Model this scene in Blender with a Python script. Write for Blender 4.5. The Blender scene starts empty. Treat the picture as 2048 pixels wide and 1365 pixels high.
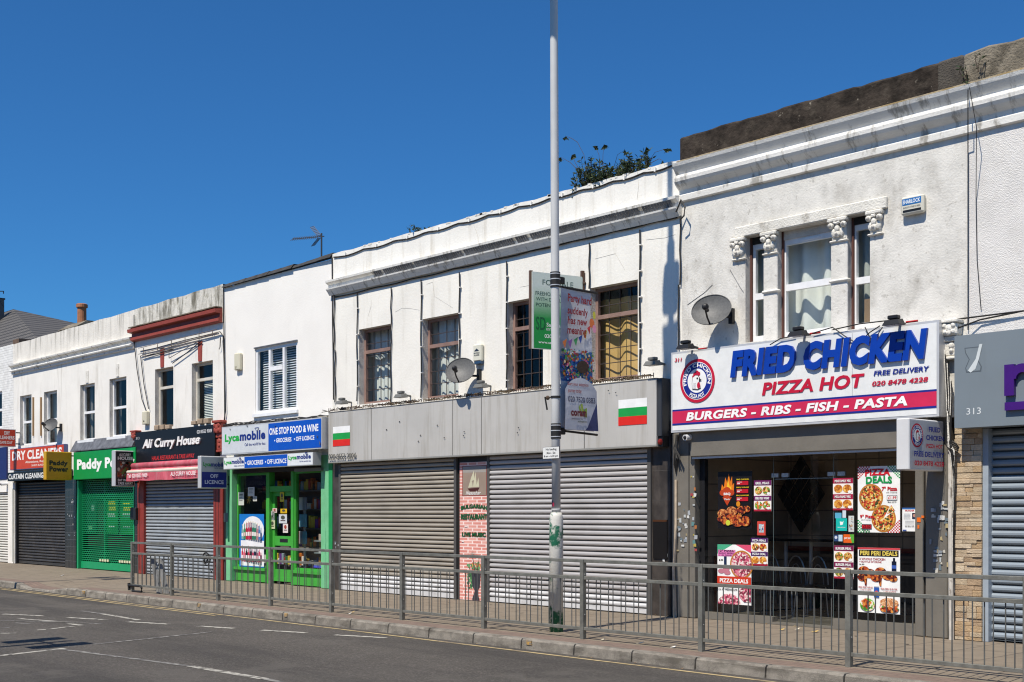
import bpy, math, random
from mathutils import Vector
random.seed(7)
SC = bpy.context.scene
COL = SC.collection
rad = math.radians
# ------------------------------------------------------------------ camera / light
F = 2450.0; TH = math.atan(2450 / 2265.0); CX, HY = 1024.0, 1025.0; EYE = 1.57; D0 = 14.33
ST, CT = math.sin(TH), math.cos(TH)
cam = bpy.data.cameras.new("camera"); cam.sensor_width = 36.0; cam.lens = F / 2048 * 36
cam.shift_y = (HY - 682.5) / 2048; cam.clip_end = 3000; cam.clip_start = .1
camo = bpy.data.objects.new("camera", cam); COL.objects.link(camo)
camo.location = (0, -D0, EYE); camo.rotation_euler = (rad(90), 0, TH); SC.camera = camo
EL = rad(57); AZ = rad(8.7)                       # sun: in front of the facades, a little from the right
SDIR = Vector((math.sin(AZ) * math.cos(EL), -math.cos(AZ) * math.cos(EL), math.sin(EL)))
sun = bpy.data.lights.new("sun", 'SUN'); sun.energy = 5.0; sun.angle = rad(.5); sun.color = (1, .93, .815)
suno = bpy.data.objects.new("sun", sun); COL.objects.link(suno)
suno.rotation_euler = SDIR.to_track_quat('Z', 'Y').to_euler(); suno.location = (0, -20, 30)
W = bpy.data.worlds.new("World"); SC.world = W; W.use_nodes = True
nt = W.node_tree; bgn = nt.nodes["Background"]
sky = nt.nodes.new("ShaderNodeTexSky"); sky.sky_type = 'NISHITA'; sky.sun_disc = False
sky.sun_elevation = EL; sky.sun_rotation = math.pi - AZ
sky.air_density = 1.0; sky.dust_density = .35; sky.ozone_density = 3.2; sky.altitude = 400
tint = nt.nodes.new("ShaderNodeMix"); tint.data_type = 'RGBA'; tint.blend_type = 'MULTIPLY'; tint.inputs[0].default_value = 1
tint.inputs[7].default_value = (.235, .63, .99, 1)          # deep polarised blue of the photograph
nt.links.new(sky.outputs[0], tint.inputs[6]); nt.links.new(tint.outputs[2], bgn.inputs[0]); bgn.inputs[1].default_value = .1
SC.cycles.filter_width = 1.15
SC.view_settings.view_transform = 'Standard'; SC.view_settings.look = 'None'
SC.view_settings.exposure = .16; SC.view_settings.gamma = 1

# ------------------------------------------------------------------ photo pixel -> world
def P(x, y, d=0.0):                    # on the plane d metres in front of the facades
    xr = (x - CX) / F; Zc = (D0 - d) / (xr * ST + CT)
    return Vector((Zc * (xr * CT - ST), -d, EYE + (HY - y) * Zc / F))
def G(x, y, z=0.0):                    # on the ground at height z
    Zc = (EYE - z) * F / (y - HY); xc = (x - CX) / F * Zc
    return Vector((xc * CT - Zc * ST, -D0 + xc * ST + Zc * CT, z))
def X(x, d=0.0): return P(x, HY, d).x
def RC(x0, x1, yt, yb, d=0.0):         # rectangle (heights read at x0) -> X0, X1, z0, z1
    return X(x0, d), X(x1, d), P(x0, yb, d).z, P(x0, yt, d).z

# ------------------------------------------------------------------ materials
MATS = {}
def M(name, col, rough=.65, var=.12, scale=3.0, bump=0.0, bscale=60.0, metal=0.0, stain=None,
      samt=.5, sscale=(5, 5, .5), sth=(.5, .7), fine=0.0, fscale=150.0, ztop=None, spec=.4, stain2=None):
    if name in MATS: return MATS[name]
    m = bpy.data.materials.new(name); m.use_nodes = True; MATS[name] = m
    t = m.node_tree; N, L = t.nodes, t.links
    b = N["Principled BSDF"]; b.inputs['Roughness'].default_value = rough; b.inputs['Metallic'].default_value = metal
    b.inputs['Specular IOR Level'].default_value = spec
    geo = N.new("ShaderNodeNewGeometry")
    def noise(sc, det=4, vec=None, r=.6):
        n = N.new("ShaderNodeTexNoise"); n.inputs['Scale'].default_value = sc; n.inputs['Detail'].default_value = det
        n.inputs['Roughness'].default_value = r; L.new(vec or geo.outputs['Position'], n.inputs['Vector']); return n.outputs['Fac']
    def ramp(v, a, c):
        r = N.new("ShaderNodeMapRange"); r.interpolation_type = 'SMOOTHSTEP'
        r.inputs[1].default_value = a; r.inputs[2].default_value = c; L.new(v, r.inputs[0]); return r.outputs[0]
    def mul(a, v):
        n = N.new("ShaderNodeMath"); n.operation = 'MULTIPLY'; L.new(a, n.inputs[0])
        if isinstance(v, (int, float)): n.inputs[1].default_value = v
        else: L.new(v, n.inputs[1])
        return n.outputs[0]
    def mix(fac, a, c):
        n = N.new("ShaderNodeMix"); n.data_type = 'RGBA'
        L.new(fac, n.inputs[0])
        for s, v in ((6, a), (7, c)):
            if isinstance(v, tuple): n.inputs[s].default_value = (*v, 1)
            else: L.new(v, n.inputs[s])
        return n.outputs[2]
    col = tuple(col)
    cur = mix(ramp(noise(scale), .3, .7), tuple(min(1, c * (1 - var)) for c in col), tuple(min(1, c * (1 + var)) for c in col))
    if fine: cur = mix(ramp(noise(fscale, 2), .35, .65), mix(mul(noise(.8), 0), tuple(c * (1 - fine) for c in col), col), cur) if False else mix(mul(ramp(noise(fscale, 2), .42, .72), fine), cur, tuple(min(1, c * 2.0 + .02) for c in col))
    if stain:
        mp = N.new("ShaderNodeMapping"); mp.inputs['Scale'].default_value = sscale; L.new(geo.outputs['Position'], mp.inputs[0])
        f = ramp(noise(1, 6, mp.outputs[0], .65), *sth)
        if ztop:
            sx = N.new("ShaderNodeSeparateXYZ"); L.new(geo.outputs['Position'], sx.inputs[0])
            f = mul(f, ramp(sx.outputs[2], ztop[0], ztop[1]))
        cur = mix(mul(f, samt), cur, tuple(stain))
    if stain2:
        f = ramp(noise(stain2[1], 8, None, .7), stain2[2], stain2[2] + .08); cur = mix(mul(f, stain2[3]), cur, tuple(stain2[0]))
    L.new(cur, b.inputs['Base Color'])
    if bump:
        bp = N.new("ShaderNodeBump"); bp.inputs['Strength'].default_value = min(1, bump); bp.inputs['Distance'].default_value = .02
        L.new(noise(bscale, 3), bp.inputs['Height']); L.new(bp.outputs[0], b.inputs['Normal'])
    return m
def flat(name, col, rough=.5, var=.05, **k): return M(name, col, rough, var, 6, **k)
def H_(h):                                        # sRGB hex of paint -> linear
    h = h.lstrip('#'); o = []
    for i in (0, 2, 4):
        c = int(h[i:i + 2], 16) / 255; o.append(c / 12.92 if c <= .04045 else ((c + .055) / 1.055) ** 2.4)
    return tuple(o)
def C(h, rough=.45):                              # plain paint / ink by hex
    return flat("ink_" + h.lstrip('#'), H_(h), rough)
def glass_mat(name, tint=(.85, .9, .9), refl=1.0, rough=.0):
    if name in MATS: return MATS[name]
    m = bpy.data.materials.new(name); m.use_nodes = True; MATS[name] = m; t = m.node_tree; N, L = t.nodes, t.links
    N.remove(N["Principled BSDF"]); out = N["Material Output"]
    m.use_transparent_shadow = True
    tr = N.new("ShaderNodeBsdfTransparent"); tr.inputs[0].default_value = (*tint, 1)
    gl = N.new("ShaderNodeBsdfGlossy"); gl.inputs['Roughness'].default_value = rough; gl.inputs[0].default_value = (.95, .97, 1, 1)
    fr = N.new("ShaderNodeFresnel"); ge = N.new("ShaderNodeNewGeometry"); ir = N.new("ShaderNodeMapRange"); ir.inputs[3].default_value = 1.5; ir.inputs[4].default_value = 1 / 1.5
    L.new(ge.outputs['Backfacing'], ir.inputs[0]); L.new(ir.outputs[0], fr.inputs[0])     # same reflectance from both sides of the pane
    mu = N.new("ShaderNodeMath"); mu.operation = 'MULTIPLY'; mu.inputs[1].default_value = refl; L.new(fr.outputs[0], mu.inputs[0])
    mx = N.new("ShaderNodeMixShader"); L.new(mu.outputs[0], mx.inputs[0]); L.new(tr.outputs[0], mx.inputs[1]); L.new(gl.outputs[0], mx.inputs[2])
    L.new(mx.outputs[0], out.inputs[0]); return m
def brick_mat(name, c1, c2, mortar, bw, bh, ms=.012, rough=.8, bump=.3, axis='xz', var=0.0, offset=.5):
    if name in MATS: return MATS[name]
    m = bpy.data.materials.new(name); m.use_nodes = True; MATS[name] = m; t = m.node_tree; N, L = t.nodes, t.links
    b = N["Principled BSDF"]; b.inputs['Roughness'].default_value = rough
    geo = N.new("ShaderNodeNewGeometry"); sp = N.new("ShaderNodeSeparateXYZ"); cb = N.new("ShaderNodeCombineXYZ")
    L.new(geo.outputs['Position'], sp.inputs[0])
    L.new(sp.outputs['XYZ'.index(axis[0].upper())], cb.inputs[0]); L.new(sp.outputs['XYZ'.index(axis[1].upper())], cb.inputs[1])
    br = N.new("ShaderNodeTexBrick"); L.new(cb.outputs[0], br.inputs[0])
    for i, c in ((1, c1), (2, c2), (3, mortar)): br.inputs[i].default_value = (*c, 1)
    br.inputs['Scale'].default_value = 1; br.inputs['Mortar Size'].default_value = ms; br.inputs['Brick Width'].default_value = bw
    br.inputs['Row Height'].default_value = bh; br.offset = offset; br.inputs['Mortar Smooth'].default_value = .2
    no = N.new("ShaderNodeTexNoise"); no.inputs['Scale'].default_value = 4; no.inputs['Detail'].default_value = 6; L.new(geo.outputs['Position'], no.inputs['Vector'])
    mr = N.new("ShaderNodeMapRange"); mr.inputs[3].default_value = .7; mr.inputs[4].default_value = 1.25; L.new(no.outputs['Fac'], mr.inputs[0])
    mx = N.new("ShaderNodeMix"); mx.data_type = 'RGBA'; mx.blend_type = 'MULTIPLY'; mx.inputs[0].default_value = 1
    L.new(br.outputs[0], mx.inputs[6]); L.new(mr.outputs[0], mx.inputs[7]); L.new(mx.outputs[2], b.inputs['Base Color'])
    bp = N.new("ShaderNodeBump"); bp.inputs['Strength'].default_value = bump; bp.inputs['Distance'].default_value = .02; bp.invert = True
    L.new(br.outputs['Fac'], bp.inputs['Height']); L.new(bp.outputs[0], b.inputs['Normal']); return m
def food(name, cols, scale, rough=.5):                                    # mottled print of toppings
    if name in MATS: return MATS[name]
    m = bpy.data.materials.new(name); m.use_nodes = True; MATS[name] = m; t = m.node_tree; N, L = t.nodes, t.links
    b = N["Principled BSDF"]; b.inputs['Roughness'].default_value = rough
    geo = N.new("ShaderNodeNewGeometry"); v = N.new("ShaderNodeTexVoronoi"); v.inputs['Scale'].default_value = scale
    L.new(geo.outputs['Position'], v.inputs['Vector'])
    sp = N.new("ShaderNodeSeparateColor"); L.new(v.outputs['Color'], sp.inputs[0])
    r = N.new("ShaderNodeValToRGB"); r.color_ramp.interpolation = 'CONSTANT'; e = r.color_ramp.elements
    for i, c in enumerate(cols):
        q = e[i] if i < 2 else e.new(i / len(cols))
        q.position = i / len(cols); q.color = (*H_(c), 1)
    L.new(sp.outputs[0], r.inputs[0]); L.new(r.outputs[0], b.inputs['Base Color']); return m

# ------------------------------------------------------------------ mesh builder
TXT = {}
def text_mesh(s, bold=0.0, shear=0.0, depth=0.0, res=3):
    k = (s, bold, shear, depth)
    if k in TXT: return TXT[k]
    c = bpy.data.curves.new("t", 'FONT'); c.body = s; c.offset = bold; c.shear = shear; c.resolution_u = res; c.extrude = depth
    c.space_character = 1 + max(0, bold - .015) * 2.2
    o = bpy.data.objects.new("t", c); me = bpy.data.meshes.new_from_object(o)
    vs = [v.co.copy() for v in me.vertices]; fs = [tuple(p.vertices) for p in me.polygons]
    bpy.data.objects.remove(o); bpy.data.curves.remove(c); bpy.data.meshes.remove(me)
    x0 = min(v.x for v in vs); x1 = max(v.x for v in vs); y0 = min(v.y for v in vs); y1 = max(v.y for v in vs)
    TXT[k] = (vs, fs, x0, x1, y0, y1); return TXT[k]

class MB:
    def __init__(s): s.v = []; s.f = []; s.m = []; s.mats = []; s.smooth = False
    def mi(s, mat):
        if mat not in s.mats: s.mats.append(mat)
        return s.mats.index(mat)
    def add(s, vs, fs, mat):
        o = len(s.v); s.v += [Vector(v) for v in vs]; i = s.mi(mat)
        for f in fs: s.f.append(tuple(o + k for k in f)); s.m.append(i)
        return s
    def quad(s, a, b, c, d, mat): return s.add([a, b, c, d], [(0, 1, 2, 3)], mat)
    def poly(s, pts, mat): return s.add(pts, [tuple(range(len(pts)))], mat)
    def box(s, x0, x1, y0, y1, z0, z1, mat, bev=0.0):
        if x1 < x0: x0, x1 = x1, x0
        if y1 < y0: y0, y1 = y1, y0
        if bev:
            e = bev; vs = []
            for z, k in ((z0, e), (z0 + e, 0), (z1 - e, 0), (z1, e)):
                for (x, y) in ((x0 + k + e * (k == 0), y0 + k), (x1 - k - e * (k == 0), y0 + k), (x1 - k, y0 + k + e * (k == 0)), (x1 - k, y1 - k - e * (k == 0)),
                               (x1 - k - e * (k == 0), y1 - k), (x0 + k + e * (k == 0), y1 - k), (x0 + k, y1 - k - e * (k == 0)), (x0 + k, y0 + k + e * (k == 0))): vs.append((x, y, z))
            fs = [tuple(range(7, -1, -1)), tuple(range(24, 32))]
            for r in range(3):
                for i in range(8): j = (i + 1) % 8; fs.append((r * 8 + i, r * 8 + j, r * 8 + 8 + j, r * 8 + 8 + i))
            return s.add(vs, fs, mat)
        vs = [(x0, y0, z0), (x1, y0, z0), (x1, y1, z0), (x0, y1, z0), (x0, y0, z1), (x1, y0, z1), (x1, y1, z1), (x0, y1, z1)]
        return s.add(vs, [(3, 2, 1, 0), (4, 5, 6, 7), (0, 1, 5, 4), (1, 2, 6, 5), (2, 3, 7, 6), (3, 0, 4, 7)], mat)
    def fbox(s, O, u, w, h, t, mat, v=(0, 0, 1)):           # box hanging behind the face O,u,v (front face at O)
        O, u, v = Vector(O), Vector(u), Vector(v); n = u.cross(v)
        q = [O, O + u * w, O + u * w + v * h, O + v * h]; q += [p - n * t for p in q]
        return s.add(q, [(0, 1, 2, 3), (7, 6, 5, 4), (0, 4, 5, 1), (1, 5, 6, 2), (2, 6, 7, 3), (3, 7, 4, 0)], mat)
    def prism(s, prof, x0, x1, mat, caps=True):              # (y,z) profile swept along x
        n = len(prof); vs = [(x0, y, z) for y, z in prof] + [(x1, y, z) for y, z in prof]
        fs = [(i, (i + 1) % n, n + (i + 1) % n, n + i) for i in range(n)]
        if caps: fs += [tuple(range(n - 1, -1, -1)), tuple(range(n, 2 * n))]
        return s.add(vs, fs, mat)
    def tube(s, pts, r, mat, n=6, caps=True):
        pts = [Vector(p) for p in pts]; rs = r if isinstance(r, (list, tuple)) else [r] * len(pts); vs = []; fs = []
        for i, p in enumerate(pts):
            t = (pts[min(i + 1, len(pts) - 1)] - pts[max(i - 1, 0)]).normalized()
            a = Vector((0, 0, 1)) if abs(t.z) < .9 else Vector((1, 0, 0)); e = t.cross(a).normalized(); g = t.cross(e)
            for k in range(n):
                an = 2 * math.pi * k / n; vs.append(p + e * rs[i] * math.cos(an) + g * rs[i] * math.sin(an))
        for i in range(len(pts) - 1):
            for k in range(n): fs.append((i * n + k, i * n + (k + 1) % n, (i + 1) * n + (k + 1) % n, (i + 1) * n + k))
        if caps: fs += [tuple(range(n - 1, -1, -1)), tuple((len(pts) - 1) * n + k for k in range(n))]
        return s.add(vs, fs, mat)
    def lathe(s, c, prof, mat, n=20):                        # (r,z) about a vertical axis
        vs = []; fs = []
        for r, z in prof:
            for k in range(n): a = 2 * math.pi * k / n; vs.append((c[0] + r * math.cos(a), c[1] + r * math.sin(a), c[2] + z))
        for i in range(len(prof) - 1):
            for k in range(n): fs.append((i * n + k, i * n + (k + 1) % n, (i + 1) * n + (k + 1) % n, (i + 1) * n + k))
        fs += [tuple(range(n - 1, -1, -1)), tuple((len(prof) - 1) * n + k for k in range(n))]
        return s.add(vs, fs, mat)
    def ball(s, c, r, mat, n=8):
        rx, ry, rz = r if isinstance(r, tuple) else (r, r, r); vs = []; fs = []
        for i in range(n + 1):
            a = math.pi * i / n
            for k in range(n): b = 2 * math.pi * k / n; vs.append((c[0] + rx * math.sin(a) * math.cos(b), c[1] + ry * math.sin(a) * math.sin(b), c[2] + rz * math.cos(a)))
        for i in range(n):
            for k in range(n): fs.append((i * n + k, (i + 1) * n + k, (i + 1) * n + (k + 1) % n, i * n + (k + 1) % n))
        return s.add(vs, fs, mat)
    def text(s, st, O, u, w, h, mat, bold=0.0, shear=0.0, depth=0.0, v=(0, 0, 1), arc=None):
        O, u, v = Vector(O), Vector(u), Vector(v); n = u.cross(v)
        vs, fs, x0, x1, y0, y1 = text_mesh(st, bold, shear, .01 if depth else 0.0)
        kx = w / (x1 - x0); ky = h / (y1 - y0); out = []
        for p in vs:
            a, b = (p.x - x0) * kx, (p.y - y0) * ky
            if arc: b += arc * (1 - ((a / w) * 2 - 1) ** 2)
            out.append(O + u * a + v * b + n * ((p.z + .01) / .02 * depth if depth else 0))
        return s.add(out, fs, mat)
    def ringtext(s, st, c, u, r0, r1, a0, a1, mat, bold=.02, v=(0, 0, 1)):   # text bent round a circle, angles in degrees
        c, u, v = Vector(c), Vector(u), Vector(v)
        vs, fs, x0, x1, y0, y1 = text_mesh(st, bold, 0, 0)
        out = []
        for p in vs:
            t = (p.x - x0) / (x1 - x0); b = (p.y - y0) / (y1 - y0); a = rad(a0 + (a1 - a0) * t)
            r = r0 + (r1 - r0) * b
            out.append(c + u * r * math.cos(a) + v * r * math.sin(a))
        return s.add(out, fs, mat)
    def disc(s, c, u, rx, rz, mat, n=28, v=(0, 0, 1), start=0):
        c, u, v = Vector(c), Vector(u), Vector(v)
        return s.poly([c + u * rx * math.cos(2 * math.pi * k / n + start) + v * rz * math.sin(2 * math.pi * k / n + start) for k in range(n)], mat)
    def build_each(s, name, parent):                          # every separate piece becomes an object of its own
        par = list(range(len(s.v)))
        def find(i):
            while par[i] != i: par[i] = par[par[i]]; i = par[i]
            return i
        for f in s.f:
            for k in f[1:]: par[find(k)] = find(f[0])
        grp = {}
        for i, f in enumerate(s.f): grp.setdefault(find(f[0]), []).append(i)
        for fi in grp.values():
            m_ = MB(); m_.mats = s.mats; idx = {}
            for i in fi:
                for k in s.f[i]:
                    if k not in idx: idx[k] = len(m_.v); m_.v.append(s.v[k])
                m_.f.append(tuple(idx[k] for k in s.f[i])); m_.m.append(s.m[i])
            m_.build(name, parent)
    def build(s, name, parent=None, smooth=None):
        me = bpy.data.meshes.new(name); o0 = ORG.get(parent.name, Vector()) if parent else Vector()
        me.from_pydata([tuple(v - o0) for v in s.v], [], s.f)
        for m in s.mats: me.materials.append(m)
        me.polygons.foreach_set("material_index", s.m)
        if smooth or s.smooth: me.polygons.foreach_set("use_smooth", [True] * len(s.f))
        me.update(); ob = bpy.data.objects.new(name, me); COL.objects.link(ob)
        if parent: ob.parent = parent; ORG[ob.name] = o0
        return ob
ORG = {}
def tag(o, label, cat, group=None, kind=None):
    o['label'] = label; o['category'] = cat
    if group: o['group'] = group
    if kind: o['kind'] = kind
    return o
def thing(name, label, cat, loc, group=None):
    o = bpy.data.objects.new(name, None); COL.objects.link(o); o.location = loc; o.empty_display_size = .2
    ORG[o.name] = Vector(loc); return tag(o, label, cat, group)
def struct(o): o['kind'] = 'structure'; return o
def dup(root, loc, label, rz=None):
    r = root.copy(); COL.objects.link(r); r.location = loc; r['label'] = label
    if rz is not None: r.rotation_euler = (0, 0, rz)
    for ch in list(root.children):
        c = ch.copy(); COL.objects.link(c); c.parent = r
        for g in ch.children:
            d = g.copy(); COL.objects.link(d); d.parent = c
    return r
UX = Vector((1, 0, 0)); UY = Vector((0, 1, 0)); UZ = Vector((0, 0, 1))
def FRX(x0, x1, yt, yb, d):                                  # facade rectangle -> frame O,u,w,h
    a, b, z0, z1 = RC(x0, x1, yt, yb, d); return Vector((a, -d, z0)), UX, b - a, z1 - z0
class TL:                                                    # every line of lettering is its own mesh
    def __init__(s): s.l = []
    def new(s): s.l.append(MB()); return s.l[-1]
    def text(s, *a, **k): s.new().text(*a, **k)
    def ringtext(s, *a, **k): s.new().ringtext(*a, **k)
    @property
    def v(s): return [v for m in s.l for v in m.v]
    def build(s, name, parent):
        for m in s.l: m.build(name, parent)
class Art:                                                   # flat print: u,v in 0..1 from the top left
    def __init__(s, fr, step=.0015): s.O, s.u, s.w, s.h = fr; s.n = s.u.cross(UZ); s.k = 1; s.step = step; s.g = MB(); s.t = TL()
    def p(s, a, b, k=None): return s.O + s.u * (a * s.w) + UZ * ((1 - b) * s.h) + s.n * (s.step * (s.k if k is None else k))
    def r(s, a0, b0, a1, b1, mat): s.g.quad(s.p(a0, b1), s.p(a1, b1), s.p(a1, b0), s.p(a0, b0), mat); s.k += 1; return s
    def c(s, a, b, ra, rb, mat, n=24):
        s.g.disc(s.p(a, b), s.u, ra * s.w, rb * s.h, mat, n); s.k += 1; return s
    def pg(s, pts, mat): s.g.poly([s.p(*q) for q in pts][::-1], mat); s.k += 1; return s
    def tx(s, st, a0, b0, a1, b1, mat, bold=.02, shear=0, depth=0, arc=None):
        s.t.text(st, s.p(a0, b1), s.u, (a1 - a0) * s.w, (b1 - b0) * s.h, mat, bold, shear, depth, arc=arc); return s
    def blob(s, a0, b0, a1, b1, cols, n, size, rnd):                     # printed clutter of small shapes
        for i in range(n):
            a = rnd.uniform(a0, a1); b = rnd.uniform(b0, b1); r = size * rnd.uniform(.5, 1.2)
            s.k = 2 + i * .06
            s.g.disc(s.p(a, b), s.u, min(r, min(a - a0, a1 - a) + .004) * s.w, min(r * s.w / s.h, min(b - b0, b1 - b) + .004) * s.h, rnd.choice(cols), rnd.choice((5, 6, 8)), start=rnd.random() * 3)
        s.k = 2 + n * .06 + 1; return s

# ------------------------------------------------------------------ shared materials
m_white = M("white_render", (.82, .79, .73), .85, .05, 1.2, .2, 25, stain=(.48, .44, .37), samt=.6, sscale=(3.2, 3.2, .45), sth=(.50, .74))
m_white2 = M("bright_white_render", (.85, .82, .765), .85, .03, 1.0, .15, 25, stain=(.60, .58, .54), samt=.45, sscale=(1.4, 1.4, .6), sth=(.6, .8))
m_shop = M("white_painted_stucco", (.83, .80, .73), .85, .05, 1.1, .22, 22, stain=(.55, .51, .43), samt=.6, sscale=(4, 4, .5), sth=(.50, .74))
m_rough = M("grubby_roughcast", (.71, .685, .63), .95, .09, 3.0, .35, 34, stain=(.36, .335, .29), samt=.72, sscale=(2.6, 2.6, 1.5), sth=(.46, .76), stain2=((.36, .335, .29), 9, .57, .6))
m_pebble = M("pebbledash_white", (.78, .75, .71), .95, .06, 2, .7, 90, stain=(.50, .46, .41), samt=.5, sscale=(1.5, 1.5, .9), sth=(.5, .75))
m_stone = M("weathered_painted_stone", (.74, .71, .64), .9, .08, 3, .6, 40, stain=(.30, .27, .22), samt=.6, sscale=(5, 5, 4), sth=(.55, .72))
m_cornice = M("painted_cornice", (.77, .75, .70), .85, .06, 2, .3, 30, stain=(.22, .195, .155), samt=.7, sscale=(7, 2.5, 2.5), sth=(.53, .68), stain2=((.22, .19, .15), 8, .66, .7))
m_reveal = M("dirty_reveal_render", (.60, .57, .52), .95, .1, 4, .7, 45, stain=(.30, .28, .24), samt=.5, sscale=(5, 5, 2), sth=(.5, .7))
m_grime = M("grimy_parapet", (.74, .70, .63), .95, .08, 2, .4, 30, stain=(.13, .115, .085), samt=.62, sscale=(6.5, 6.5, .5), sth=(.46, .70), ztop=(5.9, 6.75))
m_grime2 = M("mouldy_parapet", (.66, .63, .56), .95, .1, 3, .5, 30, stain=(.10, .09, .06), samt=.9, sscale=(4, 4, 1.0), sth=(.42, .62), ztop=(5.6, 6.7), stain2=((.30, .28, .2), 5, .56, .6))
m_parap = M("white_parapet_render", (.81, .785, .725), .9, .05, 1, .2, 25, stain=(.52, .47, .39), samt=.55, sscale=(4, 4, .4), sth=(.5, .7))
m_black_tar = M("tarred_parapet", (.036, .028, .022), .95, .5, 5, 1.0, 14, stain=(.095, .078, .06), samt=.6, sscale=(4.5, 4.5, 5.5), sth=(.50, .72), stain2=((.42, .37, .29), 9, .63, .85), spec=.2)
m_concrete = M("mossy_concrete", (.21, .18, .135), .95, .3, 4, 1, 40, stain=(.06, .05, .035), samt=.8, sscale=(3, 3, 3), sth=(.45, .65), stain2=((.24, .15, .03), 6, .66, .7))
m_upvc = flat("white_window_plastic", (.82, .82, .82), .35)
m_wood = M("pinkish_brown_window_paint", (.27, .17, .14), .55, .15, 6, .2, 60)
m_cream = flat("cream_plastic", (.62, .58, .44), .45)
m_black = flat("black_plastic", (.015, .015, .017), .45)
m_cable = flat("black_cable", (.018, .017, .016), .6)
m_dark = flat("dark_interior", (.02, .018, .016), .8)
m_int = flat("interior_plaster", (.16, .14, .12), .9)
m_lead = M("lead_flashing", (.12, .125, .14), .6, .3, 6, .5, 40)
m_felt = M("roofing_felt", (.05, .047, .045), .9, .3, 5, .6, 30)
m_galv = M("galvanised_steel", (.205, .203, .178), .5, .2, 8, .12, 40, metal=.35, stain=(.16, .15, .12), samt=.5, sscale=(9, 9, 9), sth=(.55, .75))
m_bar = M("galvanised_bar", (.13, .132, .125), .55, .2, 8, 0, 40, metal=.3)
m_alu = M("brushed_aluminium", (.62, .62, .62), .42, .05, 3, metal=.3)
m_gl = glass_mat("window_glass", (.90, .93, .93), .55)
m_gls = glass_mat("shop_glass", (.92, .93, .92), .9)
m_curt = M("net_curtain", (.72, .73, .68), .9, .04, 5)
m_gold = M("gold_curtain", (.66, .42, .15), .85, .1, 4)
m_dgrey = M("grey_shopfront_paint", (.17, .155, .13), .5, .08, 3, .1, 30)
m_tile = brick_mat("black_glazed_tile", (.02, .02, .022), (.03, .03, .03), (.09, .09, .09), .2, .2, .006, .25, .3, offset=0)
m_slab = M("brown_granite_slab", (.055, .047, .042), .3, .3, 4, 0, 30, stain=(.12, .10, .085), samt=.5, sscale=(3, 3, 1), sth=(.5, .7))
m_roof = flat("flat_roof_felt", (.08, .08, .08), .9)
SLAT = {}
# ------------------------------------------------------------------ setting
m_asph = M("asphalt", (.094, .083, .071), .9, .14, .5, 1.0, 160, fine=.75, fscale=42, stain=(.052, .047, .043), samt=.7, sscale=(.10, .75, 1), sth=(.42, .66), stain2=((.145, .13, .112), .45, .55, .6))
mb = MB(); n = 24
mb.quad((-260, -40, -.13), (120, -40, -.13), (120, -3.8, -.13), (-260, -3.8, -.13), m_asph); road = struct(mb.build("road"))
mb = MB(); mb.quad((-900, -900, -.3), (900, -900, -.3), (900, 900, -.3), (-900, 900, -.3), M("earth", (.16, .15, .12), .95, .2, .2)); struct(mb.build("ground"))
YK = -(D0 - 10.44)                                            # kerb face
def drop(x):                                                  # dropped kerb at the crossing on the left
    a, b, c, d = X(32, -YK), X(52, -YK), X(92, -YK), X(132, -YK)
    if x <= a or x >= d: return 0.0
    if x < b: return -.095 * (x - a) / (b - a)
    return -.095 if x < c else -.095 * (d - x) / (d - c)
m_red = brick_mat("red_paving_setts", (.185, .128, .10), (.205, .145, .113), (.13, .10, .08), .22, .11, .008, .9, .3, 'xy')
m_pave = brick_mat("paving_slabs", (.20, .162, .118), (.215, .175, .13), (.085, .066, .05), .9, .62, .010, .92, .2, 'yx')
mb = MB(); xs = [-120, -70] + [-70 + .4 * i for i in range(1, 120)] + [-22 + .8 * i for i in range(48)] + [60]
ys = [YK + .12, YK + .5, YK + 1.2, YK + 2.4, .6]
for j in range(4):
    for i in range(len(xs) - 1):
        a, b = xs[i], xs[i + 1]; f = [1, .85, .4, 0, 0]
        mb.quad((a, ys[j], drop(a) * f[j] - .004), (b, ys[j], drop(b) * f[j] - .004), (b, ys[j + 1], drop(b) * f[j + 1] - .004), (a, ys[j + 1], drop(a) * f[j + 1] - .004), m_red if j == 0 else m_pave)
struct(mb.build("pavement"))
m_kerb = M("granite_kerb", (.235, .212, .178), .9, .3, 7, .7, 120, fine=.35, fscale=130, stain=(.09, .078, .062), samt=.75, sscale=(2.5, 2.5, 9), sth=(.46, .7))
m_joint = flat("kerb_joint_dirt", (.03, .028, .024), .95)
mb = MB(); x = X(1391, -YK) - .915 * 70; k0 = x
while x < 14:
    a, b = x + .011, x + .915 - .011
    for q in range(3):
        p, r = a + (b - a) * q / 3, a + (b - a) * (q + 1) / 3; zp, zr = drop(p), drop(r)
        pr = lambda xx, zz: [(xx, YK - .012, -.16), (xx, YK, zz - .022), (xx, YK + .022, zz), (xx, YK + .125, zz), (xx, YK + .125, -.16)]
        A, B = pr(p, zp), pr(r, zr)
        mb.add(A + B, [(i, i + 1, 6 + i, 5 + i) for i in range(4)] + ([(4, 3, 2, 1, 0)] if q == 0 else []) + ([(5, 6, 7, 8, 9)] if q == 2 else []), m_kerb)
    x += .915
mb.box(k0, 14, YK + .012, YK + .12, -.16, -.1, m_joint)
struct(mb.build("kerb"))
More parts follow.
